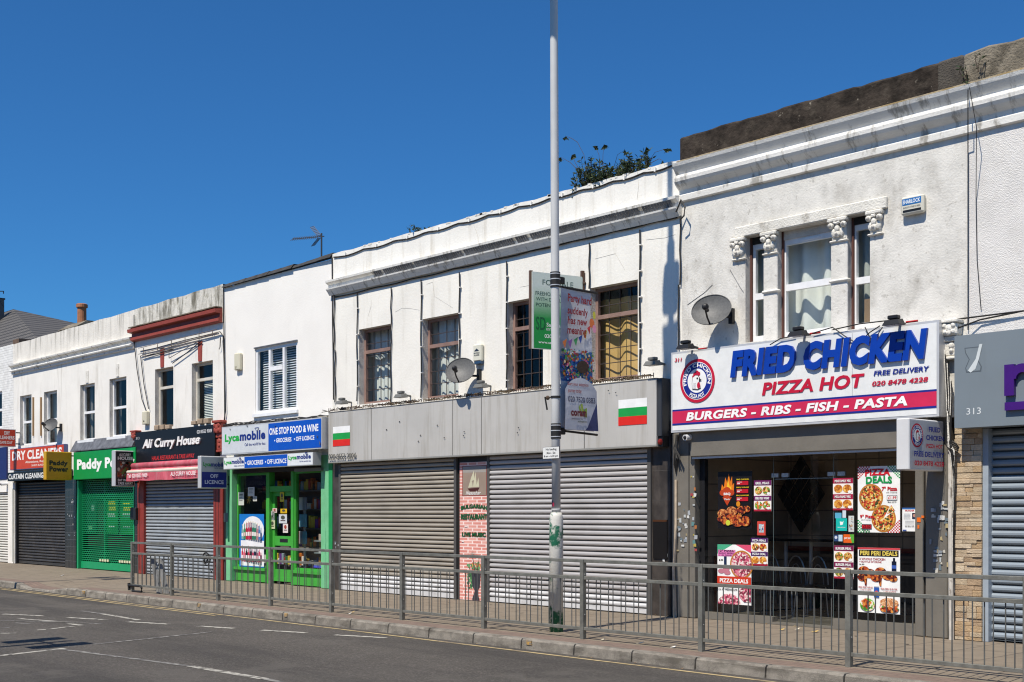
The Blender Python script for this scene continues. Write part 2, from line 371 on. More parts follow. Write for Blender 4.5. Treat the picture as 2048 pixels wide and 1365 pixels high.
# road markings, a 4 mm sheet of worn paint each
m_line = M("worn_white_road_paint", (.40, .38, .33), .85, .1, 5, .3, 150, stain=(.10, .092, .082), samt=.9, sscale=(9, 9, 9), sth=(.47, .60))
m_faint = M("ghost_road_paint", (.25, .24, .22), .9, .1, 5, .3, 150, stain=(.09, .085, .08), samt=.95, sscale=(9, 9, 9), sth=(.42, .56))
m_yel = M("worn_yellow_paint", (.44, .34, .17), .85, .15, 5, .2, 150, stain=(.16, .13, .10), samt=.8, sscale=(4, 4, 4), sth=(.5, .66))
RZ = -.126
def mark(x0, y0, x1, y1, wd, mat):
    a, b = G(x0, y0, RZ), G(x1, y1, RZ); t = (b - a); t.z = 0; t.normalize(); s = Vector((-t.y, t.x, 0)) * wd / 2
    m_ = MB(); m_.quad(a - s, b - s, b + s, a + s, mat); struct(m_.build("road_marking", None))
for q in ((6, 1228.5, 84, 1232), (136, 1235.5, 212, 1239.8), (255, 1243.8, 337, 1248.6), (397, 1252.6, 468, 1257), (523, 1260.5, 613, 1266), (670, 1270, 772, 1276)):
    mark(*q, .115, m_line)
for q in ((205, 1228, 278, 1240.6), (38, 1237.7, 130, 1244.2), (136, 1247.5, 163, 1251), (102, 1258, 146, 1253), (74, 1260.4, 92, 1259.7), (0, 1267, 33, 1266.4)):
    mark(*q, .09, m_line)
for q in ((-40, 1316, 129, 1297), (381, 1332.6, 530, 1358)): mark(*q, .105, m_line)
for q in ((161, 1222, 205, 1228), (0, 1241.5, 160, 1245), (187, 1289, 425, 1264), (126, 1299, 381, 1332.6), (160, 1246, 205, 1248), (30, 1246, 62, 1248), (0, 1256, 20, 1255), (530, 1358, 600, 1372)): mark(*q, .08, m_faint)
for (d, x0, x1) in ((10.24, -400, 15), (10.08, -400, 15)):
    m_ = MB(); a, b = -60 if d > 10.2 else -60, X(2300, D0 - d)
    if d < 10.2: b = X(430, D0 - d)
    m_.quad((a, -(D0 - d) - .03, RZ), (b, -(D0 - d) - .03, RZ), (b, -(D0 - d) + .03, RZ), (a, -(D0 - d) + .03, RZ), m_yel); struct(m_.build("yellow_line"))
m_patch = M("orange_spray_paint", (.52, .30, .07), .8, .1, 8, stain=(.22, .19, .15), samt=.95, sscale=(22, 22, 22), sth=(.40, .56))
mb = MB()
for px, w in ((1059, .045), (573, .035), (399, .04), (168, .05)):
    x0 = X(px, -YK); mb = MB(); mb.box(x0 - w, x0 + w, YK - .014, YK + .02, -.07, -.015, m_patch); struct(mb.build("kerb_paint_mark"))

# ------------------------------------------------------------------ building helpers
def wall(parent, name, x0, x1, z0, z1, holes, mat, rev=.2, rmat=None, y=0.0):
    m_ = MB(); xs = sorted({x0, x1, *[h[0] for h in holes], *[h[1] for h in holes]}); zs = sorted({z0, z1, *[h[2] for h in holes], *[h[3] for h in holes]})
    for i in range(len(xs) - 1):
        for j in range(len(zs) - 1):
            cx, cz = (xs[i] + xs[i + 1]) / 2, (zs[j] + zs[j + 1]) / 2
            if any(h[0] < cx < h[1] and h[2] < cz < h[3] for h in holes): continue
            m_.quad((xs[i], y, zs[j]), (xs[i + 1], y, zs[j]), (xs[i + 1], y, zs[j + 1]), (xs[i], y, zs[j + 1]), mat)
    r = rmat or mat
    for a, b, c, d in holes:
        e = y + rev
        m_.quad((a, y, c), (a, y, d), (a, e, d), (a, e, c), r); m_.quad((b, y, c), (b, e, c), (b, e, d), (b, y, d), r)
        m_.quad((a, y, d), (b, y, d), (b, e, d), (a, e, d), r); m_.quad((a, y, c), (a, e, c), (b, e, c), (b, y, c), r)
    return m_.build(name, parent)
def shell(parent, x0, x1, top, depth=8.0, floor=3.0):
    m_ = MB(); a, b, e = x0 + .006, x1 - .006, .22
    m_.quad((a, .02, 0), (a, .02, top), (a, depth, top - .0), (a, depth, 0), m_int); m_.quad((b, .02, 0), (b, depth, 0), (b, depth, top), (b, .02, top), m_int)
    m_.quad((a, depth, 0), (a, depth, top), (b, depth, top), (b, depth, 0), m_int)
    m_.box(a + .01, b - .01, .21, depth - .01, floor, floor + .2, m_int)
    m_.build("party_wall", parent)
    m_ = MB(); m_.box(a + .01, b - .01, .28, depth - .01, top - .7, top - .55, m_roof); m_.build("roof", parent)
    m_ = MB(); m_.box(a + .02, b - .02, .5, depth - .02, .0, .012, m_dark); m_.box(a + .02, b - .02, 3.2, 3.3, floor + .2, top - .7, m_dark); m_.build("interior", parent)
def window(parent, h, setb=.1, fw=.05, mat=None, tr=(), mul=(), bars=None, sill=None, glass=None, cover=None):
    """h = X0,X1,z0,z1 of the opening; tr: transom heights 0..1; mul: mullions 0..1"""
    a, b, c, d = h; y0, y1 = setb, setb + .06; f = MB(); mt = mat or m_upvc
    f.box(a, a + fw, y0, y1, c, d, mt); f.box(b - fw, b, y0, y1, c, d, mt)
    f.box(a + fw, b - fw, y0, y1, c, c + fw, mt); f.box(a + fw, b - fw, y0, y1, d - fw, d, mt)
    for t in tr: z = c + (d - c) * t; f.box(a + fw, b - fw, y0 - .006, y1, z - fw * .6, z + fw * .6, mt)
    for t in mul: x = a + (b - a) * t; f.box(x - fw * .55, x + fw * .55, y0 - .003, y1, c + fw, d - fw, mt)
    if bars:
        bm = flat('dark_lead_bar', (.06, .045, .04), .6)
        for i in range(1, bars[0]): x = a + fw + (b - a - 2 * fw) * i / bars[0]; f.box(x - .006, x + .006, y0 + .022, y0 + .034, c + fw, d - fw, bm)
        for i in range(1, bars[1]): z = c + fw + (d - c - 2 * fw) * i / bars[1]; f.box(a + fw, b - fw, y0 + .02, y0 + .036, z - .006, z + .006, bm)
    w = f.build("window", parent)
    m_ = MB(); m_.quad((a + fw * .5, y0 + .04, c + fw * .5), (b - fw * .5, y0 + .04, c + fw * .5), (b - fw * .5, y0 + .04, d - fw * .5), (a + fw * .5, y0 + .04, d - fw * .5), glass or m_gl); m_.build("pane", w)
    if sill: m_ = MB(); m_.box(a - .05, b + .05, -sill, setb, c - .07, c - .001, mt if mat is None else m_stone); m_.build("sill", w)
    return w
def curtain(w, x0, x1, z0, z1, y, mat, amp=.03, per=.16, name="curtain", hem=None):
    m_ = MB(); n = max(8, int((x1 - x0) / .02)); vs = []
    for i in range(n + 1):
        x = x0 + (x1 - x0) * i / n; yy = y + amp * math.sin(2 * math.pi * x / per)
        vs += [(x, yy, z0 + (hem(i / n) if hem else 0)), (x, yy, z1)]
    m_.add(vs, [(2 * i, 2 * i + 2, 2 * i + 3, 2 * i + 1) for i in range(n)], mat); return m_.build(name, w, True)
def cornice(parent, x0, x1, prof, mat, name="cornice"):
    m_ = MB(); m_.prism(prof, x0, x1, mat); return m_.build(name, parent)
m_groove = flat('shutter_groove_shade', (.075, .068, .06), .9)  # dark strip between slats: groove shade put into the colour
def shutter(parent, x0, x1, z0, z1, y, mat, low=None, lowz=0, pitch=.078, name="roller_shutter", bar=None):
    m_ = MB(); z = z1
    while z > z0 + .09:
        p = [(y + .012, z), (y - .014, z - pitch * .09), (y - .026, z - pitch * .32), (y - .027, z - pitch * .58), (y - .012, z - pitch * .76), (y + .012, z - pitch * .84)]
        mt = low if (low and z < lowz) else mat
        m_.add([(x0, a, b) for a, b in p] + [(x1, a, b) for a, b in p], [(i, 6 + i, 7 + i, i + 1) for i in range(5)], mt); m_.quad((x0, y + .012, z - pitch * .84), (x1, y + .012, z - pitch * .84), (x1, y + .012, z - pitch), (x0, y + .012, z - pitch), m_groove); z -= pitch
    m_.box(x0, x1, y - .02, y + .015, z0, z, bar or low or mat)
    return m_.build(name, parent)
def psign(name, label, xa, xb, xn, yt, yb, d0, casing, face, group=None, trim=.025):
    """projecting box sign: printed face from xa (road side) to xb (wall side), narrow edge xn..xa"""
    xs_ = X(xb, d0); lo, hi = d0, d0 + 3
    for _ in range(50):
        mid = (lo + hi) / 2
        if X(xa, mid) > xs_: hi = mid
        else: lo = mid
    d1 = lo; z0, z1 = P(xa, yb, d1).z, P(xa, yt, d1).z; t = max(.1, xs_ - X(xn, d1))
    th = thing(name, label, "sign", (xs_ - t / 2, -d0, z0), group)
    m_ = MB(); m_.box(xs_ - t, xs_ - .004, -d1, -d0, z0, z1, casing, .012)
    m_.tube([(xs_ - t / 2, -d0, z1 - .1), (xs_ - t / 2, .0, z1 - .1)], .02, m_black); m_.tube([(xs_ - t / 2, -d0, z0 + .1), (xs_ - t / 2, .0, z0 + .1)], .02, m_black)
    m_.build("casing", th)
    ar = Art((Vector((xs_ - .003, -d1 + trim, z0 + trim)), UY, d1 - d0 - 2 * trim, z1 - z0 - 2 * trim)); ar.r(0, 0, 1, 1, face)
    return th, ar
def done(th, ar, panel="panel", lett="lettering"):
    ar.g.build(panel, th)
    if ar.t.v: ar.t.build(lett, th)
def fsign(name, label, x0, x1, yt, yb, d, thick, casing, face, trim=.02, group=None, cat="sign"):
    O, u, w, h = FRX(x0, x1, yt, yb, d)
    th = thing(name, label, cat, (O.x + w / 2, 0, O.z), group)
    m_ = MB(); m_.box(O.x, O.x + w, -d + .002, -d + thick, O.z, O.z + h, casing)
    m_.build("casing", th)
    ar = Art((O + Vector((trim, 0, trim)), u, w - 2 * trim, h - 2 * trim)); ar.r(0, 0, 1, 1, face); ar.full = (O, w, h)
    return th, ar
def inpx(ar, x0, x1, yt, yb, d):                             # pixel rectangle -> u,v box of an Art on the plane d
    a, b, c, e = RC(x0, x1, yt, yb, d)
    return ((a - ar.O.x) / ar.w, 1 - (e - ar.O.z) / ar.h, (b - ar.O.x) / ar.w, 1 - (c - ar.O.z) / ar.h)
def stickers(parent, x0, x1, yt, yb, d, n, rnd, cols=('d0d0cc', 'b8bcbc', 'a8acb0', 'c4c0b4', 'c8c8c4', '8a9096', '6a7880', 'b0a078')):
    m_ = MB(); O, u, w, h = FRX(x0, x1, yt, yb, d)
    for i in range(n):
        a = rnd.uniform(0, w); b = rnd.uniform(0, h); s = rnd.uniform(.02, .06); t = rnd.uniform(.02, .07); k = rnd.uniform(-.01, .01)
        q = O + u * a + UZ * b + Vector((0, -.002 - .0004 * i, 0))
        m_.poly([q, q + u * s + UZ * k, q + u * (s + k) + UZ * t, q + UZ * (t + k)], C(rnd.choice(cols)))
    m_.build_each("sticker", parent)

# ------------------------------------------------------------------ the terrace
XB = [X(-420), X(27), X(270), X(447), X(665), X(1364), X(1934), X(2048) + 5.2]
def hole(x0, x1, yt, yb): return RC(x0, x1, yt, yb)
def house(name, label, i): return thing(name, label, "building", ((XB[i] + XB[i + 1]) / 2, 0, 0))
def zat(x, y, d=0): return P(x, y, d).z

# --- far left: white painted brick end house
b1 = house("painted_brick_house", "white painted brick house cut by the left edge of the picture, white shutter below", 0)
m_wbrick = brick_mat("white_painted_brick", (.80, .79, .76), (.77, .76, .73), (.66, .65, .62), .22, .075, .008, .85, .5)
zt = zat(20, 690); h1 = hole(-30, 4, 789, 860)
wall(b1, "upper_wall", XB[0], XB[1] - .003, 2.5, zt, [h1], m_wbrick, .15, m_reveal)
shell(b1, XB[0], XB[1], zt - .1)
window(b1, h1, .08, .06, tr=(.5,))
mb = MB(); mb.box(XB[0], X(16), -.05, .12, zat(0, 960), zat(0, 896), C('1c2560')); mb.build("blue_fascia", b1)
mb = MB(); mb.box(XB[0], X(17), -.03, .12, zat(0, 985), zat(0, 960) - .004, m_white2); mb.build("shutter_box", b1)
shutter(b1, XB[0], X(16), .02, zat(0, 985) - .005, .05, M("white_shutter", (.62, .60, .55), .6, .06, 3))
mb = MB(); mb.box(X(17), X(26), -.02, .2, 0, zat(17, 962), m_white); mb.build_each("pilaster", b1)
th, ar = psign("projecting_sign", "orange red projecting sign of the dry cleaner cut by the left edge of the picture", -9, 32, -14, 857, 893, .16, m_alu, C('c23a1e'))
ar.tx("DRY", .42, .10, .72, .32, C('f0e8e0'), .03); ar.tx("CLEANERS", .08, .38, .96, .60, C('f0e8e0'), .03); ar.tx("SAME DAY", .2, .70, .86, .88, C('f0e8e0'), .02); done(th, ar)
mb = MB(); c = P(10, 968, .1); mb.tube([c + Vector((0, -.12, -.02)), c + Vector((0, .08, .0))], .045, C('d8d8d8'), 10); mb.tube([c + Vector((0, -.122, -.02)), c + Vector((0, -.14, -.023))], .03, m_black, 8); mb.tube([c + Vector((0, .08, 0)), c + Vector((0, .1, .06))], .02, C('d8d8d8'))
tag(mb.build("security_camera"), "small white bullet camera over the white shutter at the far left shop", "camera")

# --- double house with the dry cleaner and the green shop
b2 = house("twin_shop_house", "white rendered building with stained parapet above the dry cleaner and green shop", 1)
zc0, zc1 = zat(27, 750), zat(27, 733.6); zp = zat(27, 689.7); zp2 = zat(270, 620.4)
H2 = [hole(40, 63, 793, 892), hole(88, 114, 785, 890), hole(160.5, 189.5, 771, 882), hole(219, 252.8, 759, 875)]
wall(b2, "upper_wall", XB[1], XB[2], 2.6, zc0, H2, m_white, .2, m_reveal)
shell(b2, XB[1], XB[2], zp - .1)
mb = MB(); n = 12
for i in range(n):
    xa, xc = XB[1] + (XB[2] - XB[1]) * i / n, XB[1] + (XB[2] - XB[1]) * (i + 1) / n
    za, zb = zp + (zp2 - zp) * i / n + .012 * math.sin(i * 2.3), zp + (zp2 - zp) * (i + 1) / n + .012 * math.sin((i + 1) * 2.3)
    if i == 0: za = zp
    mb.quad((xa, -.01, zc0), (xc, -.01, zc0), (xc, -.01, zb), (xa, -.01, za), m_grime); mb.quad((xa, -.01, za), (xc, -.01, zb), (xc, .24, zb), (xa, .24, za), m_felt)
    mb.quad((xa, .24, za), (xc, .24, zb), (xc, .24, zc0), (xa, .24, zc0), m_grime)
mb.build("parapet", b2)
cornice(b2, XB[1] - .02, XB[2] - .01, [(0, zc0), (-.05, zc0), (-.06, zc0 + .07), (-.11, zc0 + .075), (-.12, zc0 + .10), (-.11, zc0 + .125), (-.05, zc0 + .13), (-.07, zc0 + .2), (-.15, zc0 + .24), (-.16, zc0 + .28), (0, zc0 + .31)], m_cornice)
m_dcurt = flat('grey_curtain', (.18, .17, .16), .9)
for i, h in enumerate(H2):
    w = window(b2, h, .1, .055, tr=(.5,) if i > 1 else (.47,), sill=.06 if i > 1 else None)
    curtain(w, h[0] - .5, h[0] + .12, h[2], h[3], .30, m_dcurt, .02, .12) if i > 1 else curtain(w, h[0] - .35, h[1] - .02, h[2], h[3], .38, m_curt, .02, .09)
    mb = MB(); xm = (h[0] + h[1]) / 2; zz = h[3] + .03
    if i > 1: mb.box(xm - .08, xm + .08, -.018, 0, zz, zz + .33, m_stone); mb.build("keystone", b2)
mb = MB()
for px in (66.5, 82): a = P(px, 795, .02); b = P(px, 872, .02); mb.box(a.x - .028, a.x + .028, -.04, 0, b.z, a.z, flat("bare_timber", (.32, .2, .1), .8))
mb.build_each("timber_batten", b2)
mb = MB(); c = P(158, 645, -3.0); cz = zat(158, 645, -3.0)
mb.box(c.x - 1.0, c.x + .9, 2.7, 3.6, 5, cz - .25, m_concrete); mb.prism([(2.6, cz - .25), (3.7, cz - .25), (3.35, cz - .02), (2.95, cz - .02)], c.x - .85, c.x + .75, m_concrete); mb.build("chimney_stack", b2)
mb = MB(); mb.lathe((c.x, 3.1, cz - .05), [(.15, 0), (.145, .55), (.19, .56), (.19, .66), (.16, .68)], M("terracotta", (.36, .15, .07), .8, .2, 5), 16); mb.build("chimney_pot", b2)
# dry cleaner shopfront
th, ar = fsign("shop_sign", "red sign with white lettering of the dry cleaner beside the yellow box sign", 20, 128, 899, 941, .12, .11, C('5a5f8a'), C('c6401f'), .018)
ar.tx("DRY CLEANERS", .04, .10, .97, .56, C('f4f0ea'), .035); ar.tx("Alterations, Repairs & Laundry", .3, .63, .97, .77, C('f0e4d8'), .015); ar.tx("SHIRT BUREAU DRY CLEANERS", .42, .82, .97, .91, C('f0e4d8'), .01); done(th, ar)
th, ar = fsign("shutter_box_sign", "black strip sign with white capitals above the black shutter of the dry cleaner", 15, 133, 946, 963, .2, .18, m_black, C('121212'), .004)
ar.tx("CURTAIN CLEANING SPECIALIST", .02, .18, .97, .82, C('e8e8e4'), .03); done(th, ar)
xa, xb = X(31), X(132); z1 = zat(31, 966)
shutter(b2, xa, xb, .02, z1, .1, M("black_shutter", (.045, .042, .04), .5, .15, 3, stain=(.09, .08, .07), samt=.6, sscale=(2, 2, 6), sth=(.5, .7)), pitch=.085)
mb = MB(); mb.box(X(26), xa, -.03, .2, 0, z1, m_white); mb.box(xa, xa + .07, .0, .15, 0, z1, m_black); mb.box(xb - .07, xb, 0, .15, 0, z1, m_black); mb.build_each("shutter_guide", b2)
mb = MB(); mb.box(xb, X(153), -.02, .2, 0, 2.6, m_tile); mb.build_each("pilaster", b2)
rnd = random.Random(3); stickers(b2, 134, 151, 1000, 1075, .021, 16, rnd)
mb = MB(); mb.tube([(X(29), -.05, .05), (X(29), -.05, 2.3)], .03, C('c8c8c0'), 8); mb.build("downpipe", b2)
# green shop
th, ar = fsign("shop_sign", "green sign with bold white lettering over the green grille shutter", 147, 271, 905, 960, .16, .15, C('0f8a44'), C('0b8f45'), .012)
ar.tx("Paddy Power", .06, .27, .99, .76, C('f4f4f0'), .05); done(th, ar)
mb = MB(); a, b, z0, z1 = RC(146, 270, 884, 904, .1)
mb.prism([(0, z1 + .03), (-.02, z1 + .03), (-.18, z0 + .02), (-.18, z0 - .005), (0, z0 - .005)], a, b, m_lead); mb.build("lead_flashing", b2)
m_grn = flat("green_grille_paint", (.01, .30, .115), .45); m_dgrn = flat("dark_green_paint", (.012, .12, .055), .5)
a, b = X(155), X(271); z1 = zat(155, 962)
mb = MB(); mb.box(a, b, .26, .3, 0, .62, m_dgrn); mb.box(a, b, .28, .3, .62, z1, m_dark)
mb.box(X(195) - .04, X(195) + .04, .2, .3, 0, z1, m_grn); mb.box(a, b, .2, .3, z1 - .5, z1 - .42, m_grn)
for q in ((173, 193, 990, 1068, '1d4a3a'), (212, 236, 986, 1067, '1b8f3c'), (241, 266, 987, 1068, '1b8f3c')):
    O, u, w, h = FRX(*q[:4], -.24); ar = Art((O, u, w, h)); ar.r(0, 0, 1, 1, C(q[4]))
    if q[0] > 200:
        for k, (y0, y1, cc) in enumerate(((.06, .12, 'e8f0e8'), (.22, .29, 'f0e030'), (.33, .43, 'f0e030'), (.5, .54, 'd8e8d8'), (.57, .6, 'd8e8d8'), (.82, .85, 'd8e8d8'))): ar.r(.16 + .05 * (k % 3), y0, .84 - .06 * (k % 2), y1, C(cc))
    else: ar.r(.5, .25, .8, .4, C('a8c8c0')); ar.r(.2, .8, .6, .9, C('90d0a0'))
    for v, f in zip([ar.g], [0]): mb.v += []; mb.add(v.v, v.f, ar.g.mats[0]); k0 = len(mb.f) - len(v.f); [mb.m.__setitem__(k0 + i, mb.mi(v.mats[v.m[i]])) for i in range(len(v.f))]
mb.build("shop_window", b2)
mb = MB(); z = .2; r = 0
while z < z1:
    mb.box(a + .1, b - .08, .085, .1, z - .008, z + .008, m_grn)
    if .1 < z < .5 or z > .95: 
        x = a + .16 + (.06 if r % 2 else 0)
        while x < b - .1: mb.box(x - .006, x + .006, .088, .098, z, z + .056, m_grn); x += .12
    z += .056; r += 1
mb.box(a, a + .1, -.02, .12, 0, z1, m_grn); mb.box(b - .09, b, -.02, .12, 0, z1, m_grn); mb.box(a + .1, b - .09, .06, .12, .02, .2, m_grn); mb.build("grille_shutter", b2)
mb = MB()
for k, px in enumerate((201, 206, 211, 216, 240, 245, 250, 255, 260)): c = P(px, 1123, -.05); mb.box(c.x - .05, c.x + .05, .04, .055, .24, .3, C('d8d4b0'))
mb.build_each("label_strip", b2)
mb = MB(); mb.box(b, XB[2], -.02, .2, 0, 2.6, m_tile); mb.build_each("pilaster", b2)
stickers(b2, 272, 283, 1005, 1090, .021, 9, rnd)
th, ar = psign("projecting_sign", "yellow box sign with black lettering between the red sign and green sign", 92, 144, 86.5, 903, 960, .2, C('c99a12'), C('a8790e'))
ar.tx("Paddy", .1, .30, .86, .53, C('10130c'), .05); ar.tx("Power", .1, .52, .88, .72, C('10130c'), .05); done(th, ar)
mb = MB(); a, b, z0, z1 = RC(268, 279, 1016, 1040, .03); mb.box(a, b, -.14, -.02, z0, z1, m_black, .01); tag(mb.build("letter_box"), "small black metal box on the tiled pier right of the green grille", "box")

# --- curry house with the red cornice
b3 = house("red_corniced_house", "white house with brick red cornice and grimy parapet over the curry house", 2)
m_rust = M("red_oxide_paint", (.33, .062, .042), .6, .15, 4, .3, 40, stain=(.18, .04, .03), samt=.5, sscale=(4, 4, 4))
zc0 = zat(273, 684); zc1 = zat(270, 672); zt0, zt1 = zat(270, 620), zat(445, 569)
H3 = [hole(310, 346.7, 739.6, 857), hole(383.5, 425.7, 728, 846)]
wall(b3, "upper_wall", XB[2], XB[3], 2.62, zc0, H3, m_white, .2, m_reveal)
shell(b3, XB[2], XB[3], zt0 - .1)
mb = MB(); n = 10
for i in range(n):
    xa, xc = XB[2] + (XB[3] - XB[2]) * i / n, XB[2] + (XB[3] - XB[2]) * (i + 1) / n; za, zb = (zt0 + (zt1 - zt0) * j / n + .014 * math.sin(j * 1.9) for j in (i, i + 1))
    mb.quad((xa, -.015, zc0), (xc, -.015, zc0), (xc, -.015, zb), (xa, -.015, za), m_grime2); mb.quad((xa, -.015, za), (xc, -.015, zb), (xc, .24, zb), (xa, .24, za), m_felt); mb.quad((xa, .24, za), (xc, .24, zb), (xc, .24, zc0), (xa, .24, zc0), m_grime2)
mb.build("parapet", b3)
cornice(b3, XB[2] - .02, XB[3] - .02, [(0, zc0), (-.06, zc0), (-.12, zc0 + .03), (-.12, zc0 + .1), (-.08, zc0 + .115), (-.08, zc0 + .2), (-.2, zc0 + .22), (-.21, zc0 + .30), (0, zc0 + .33)], m_rust)
mb = MB(); mb.box(XB[2], XB[3] - .03, -.19, -.02, zc0 + .335, zc0 + .36, m_concrete); mb.build("moss_strip", b3)
for i, h in enumerate(H3):
    w = window(b3, h, .12, .055, M("dirty_cream_frame", (.62, .58, .50), .5), tr=(.68,) if i == 0 else (.72,))
    xm = h[0] + (h[1] - h[0]) * .42; mb = MB(); mb.add([(xm - .10, -.02, h[3] + .5), (xm + .10, -.02, h[3] + .5), (xm + .08, -.02, h[3] + .02), (xm - .08, -.02, h[3] + .02), (xm - .10, 0, h[3] + .5), (xm + .10, 0, h[3] + .5), (xm + .08, 0, h[3] + .02), (xm - .08, 0, h[3] + .02)], [(3, 2, 1, 0), (0, 1, 5, 4), (1, 2, 6, 5), (2, 3, 7, 6), (3, 0, 4, 7)], m_rust); mb.build("keystone", b3)
    if i: 
        mb = MB()
        for k in range(26): z = h[2] + .08 + k * .04; mb.quad((h[0] + .06, .30, z), (h[1] - .06, .30, z), (h[1] - .06, .325, z + .03), (h[0] + .06, .325, z + .03), m_curt)
        mb.build("blind", w)
    mb = MB(); rr = random.Random(i)
    for k in range(3): x = h[0] + (h[1] - h[0]) * (.1 + .3 * k); mb.box(x, x + .22, -.08, .1, h[2] - .06, h[2] + .05 * rr.random() + .02, M("loose_brick", (.36, .27, .19), .9, .2, 6), .01)
    mb.build_each("loose_brick", b3)
mb = MB(); q = lambda x, y, d=.06: P(x, y, d); rl = flat("rusty_steel", (.17, .14, .12), .7)
for a, b in (((277, 697), (434, 659)), ((277, 709), (434, 667)), ((282, 712), (440, 664)), ((284, 714), (397, 683)), ((338, 717), (398, 682))): mb.tube([q(*a), q(*b)], .009, rl, 5)
for x, y in ((287, 696), (315, 689), (343, 681), (370, 675), (398, 668), (425, 661)): mb.tube([q(x, y), q(x, y + 12)], .01, rl, 5)
mb.tube([q(338, 692), q(338, 717)], .01, rl, 5)
mb.build("old_sign_bracket", b3)
mb = MB()
for pts in (((281, 703), (310, 697), (343, 688), (370, 681), (400, 674), (440, 664), (446, 672), (447, 700), (449, 760), (451, 820), (448, 842)), ((286, 713), (315, 708), (345, 699)), ((345, 727), (375, 705), (403, 682)),
            ((268, 630), (268, 680), (274, 740), (284, 800), (293, 825)), ((281, 712), (288, 770), (297, 818)), ((441, 675), (440, 695), (438, 699))): mb.tube([P(x, y, .05) for x, y in pts], .012, m_cable, 5)
mb.build_each("cable", b3)
mb = MB(); a, b, z0, z1 = RC(290, 299, 824, 850, .01); mb.box(a, b, -.1, -.005, z0, z1, m_cream, .015); c = ((a + b) / 2, -.1, z0 + .08); mb.ball(c, .02, m_black, 6)
tag(mb.build("alarm_box"), "cream junction box with trailing cables above the left end of the curry house fascia", "alarm box")
th, ar = fsign("shop_sign", "black fascia with slanted white lettering over the curry house awning", 269, 430, 866, 930, .14, .13, C('101012'), C('131316'), .01)
B = lambda *k: inpx(ar, *k)
ar.tx("Ali Curry House", *B(287, 401, 880, 903, .14), C('f0ece8'), .03, .2, .03); ar.tx("HALAL RESTAURANT & TAKE AWAY", *B(304, 389, 913, 921.5, .14), C('c8302c'), .02)
ar.tx("020 8553 9009", *B(394, 424, 861, 868, .14), C('d8d8d8'), .015); ar.tx("313", *B(272, 279, 875, 880, .14), C('b8b8b8'), .01); done(th, ar)
xa, xb = X(271, .2), X(432, .2); z0 = zat(271, 936, .2)
aw = thing("shop_awning", "faded pink roll-up awning with cream front bar over the grey curry house shutter", "awning", ((xa + xb) / 2, -.14, z0))
m_pink = M("faded_red_canvas", (.50, .085, .12), .85, .2, 3, .15, 30, stain=(.46, .20, .22), samt=.7, sscale=(6, 6, .8), sth=(.45, .65))
mb = MB(); mb.tube([(xa, -.26, z0 + .04), (xb, -.26, z0 + .04)], .075, m_pink, 12); mb.smooth = True; mb.build("canvas_roll", aw)
xa2, xb2 = X(256, .36), X(419, .36); zb_ = zat(256, 945, .36)
mb = MB(); mb.tube([(xa2, -.36, zb_), (xb2, -.36, zb_)], .045, M("cream_bar", (.66, .60, .50), .5), 10); mb.build("front_bar", aw)
mb = MB(); n = 20
mb.add([p for i in range(n + 1) for p in ((xa + (xb - xa) * i / n, -.27, z0 + .0), (xa2 + (xb2 - xa2) * i / n, -.36, zb_ - .0))], [(2 * i, 2 * i + 2, 2 * i + 3, 2 * i + 1) for i in range(n)], m_pink)
mb.add([p for i in range(n + 1) for p in ((xa2 + (xb2 - xa2) * i / n, -.39, zb_), (xa2 + (xb2 - xa2) * i / n, -.41 - .01 * math.sin(i * 2), zb_ - .23 - .008 * math.sin(i * 1.3)))], [(2 * i, 2 * i + 2, 2 * i + 3, 2 * i + 1) for i in range(n)], m_pink); mb.build("valance", aw)
mb = MB(); O = Vector((xa2 + .12, -.435, zb_ - .15)); mb.text("Tel: 020 8553 9009", O, UX, 1.1, .10, C('f0dcdc'), .03); mb.text("ALI CURRY HOUSE", Vector((xb2 - 1.75, -.435, zb_ - .15)), UX, 1.25, .10, C('f0dcdc'), .03, .2); mb.build("lettering", aw)
mb = MB(); mb.tube([(xa + .1, -.14, z0), (xa2 + .15, -.36, zb_)], .02, m_alu); mb.tube([(xb - .1, -.14, z0), (xb2 - .15, -.36, zb_)], .02, m_alu); mb.build_each("folding_arm", aw)
xa, xb = X(291.5), X(430)
m_bsh = M("blue_grey_shutter", (.33, .36, .385), .45, .1, 2, metal=.15, stain=(.36, .34, .27), samt=.6, sscale=(.7, 1, 1.8), sth=(.52, .7))
shutter(b3, xa, xb, .02, zat(291, 938), .03, m_bsh, pitch=.082)
m_redp = M("red_painted_timber", (.25, .035, .025), .5, .15, 4, .15, 40, stain=(.12, .02, .015), samt=.5, sscale=(9, 9, .6))
mb = MB(); mb.box(X(279), xa, -.06, .2, 0, 2.55, m_redp, .01); mb.box(xb + .02, X(449.5), -.06, .2, 0, 2.55, m_redp, .01); mb.build_each("pilaster", b3)
mb = MB(); a, b = X(279), X(449.5)
for x in (xb + .14, xb + .27, X(279) + .13): mb.box(x - .006, x + .006, -.063, -.05, .1, 2.5, m_black)
mb.build_each("pilaster_groove", b3)
mb = MB(); mb.box(XB[2] + .003, X(279), -.02, .2, 0, 2.6, m_tile); mb.box(X(269), X(430), .0, .3, zat(291, 938), zat(300, 900), m_black); mb.build("shutter_box", b3)
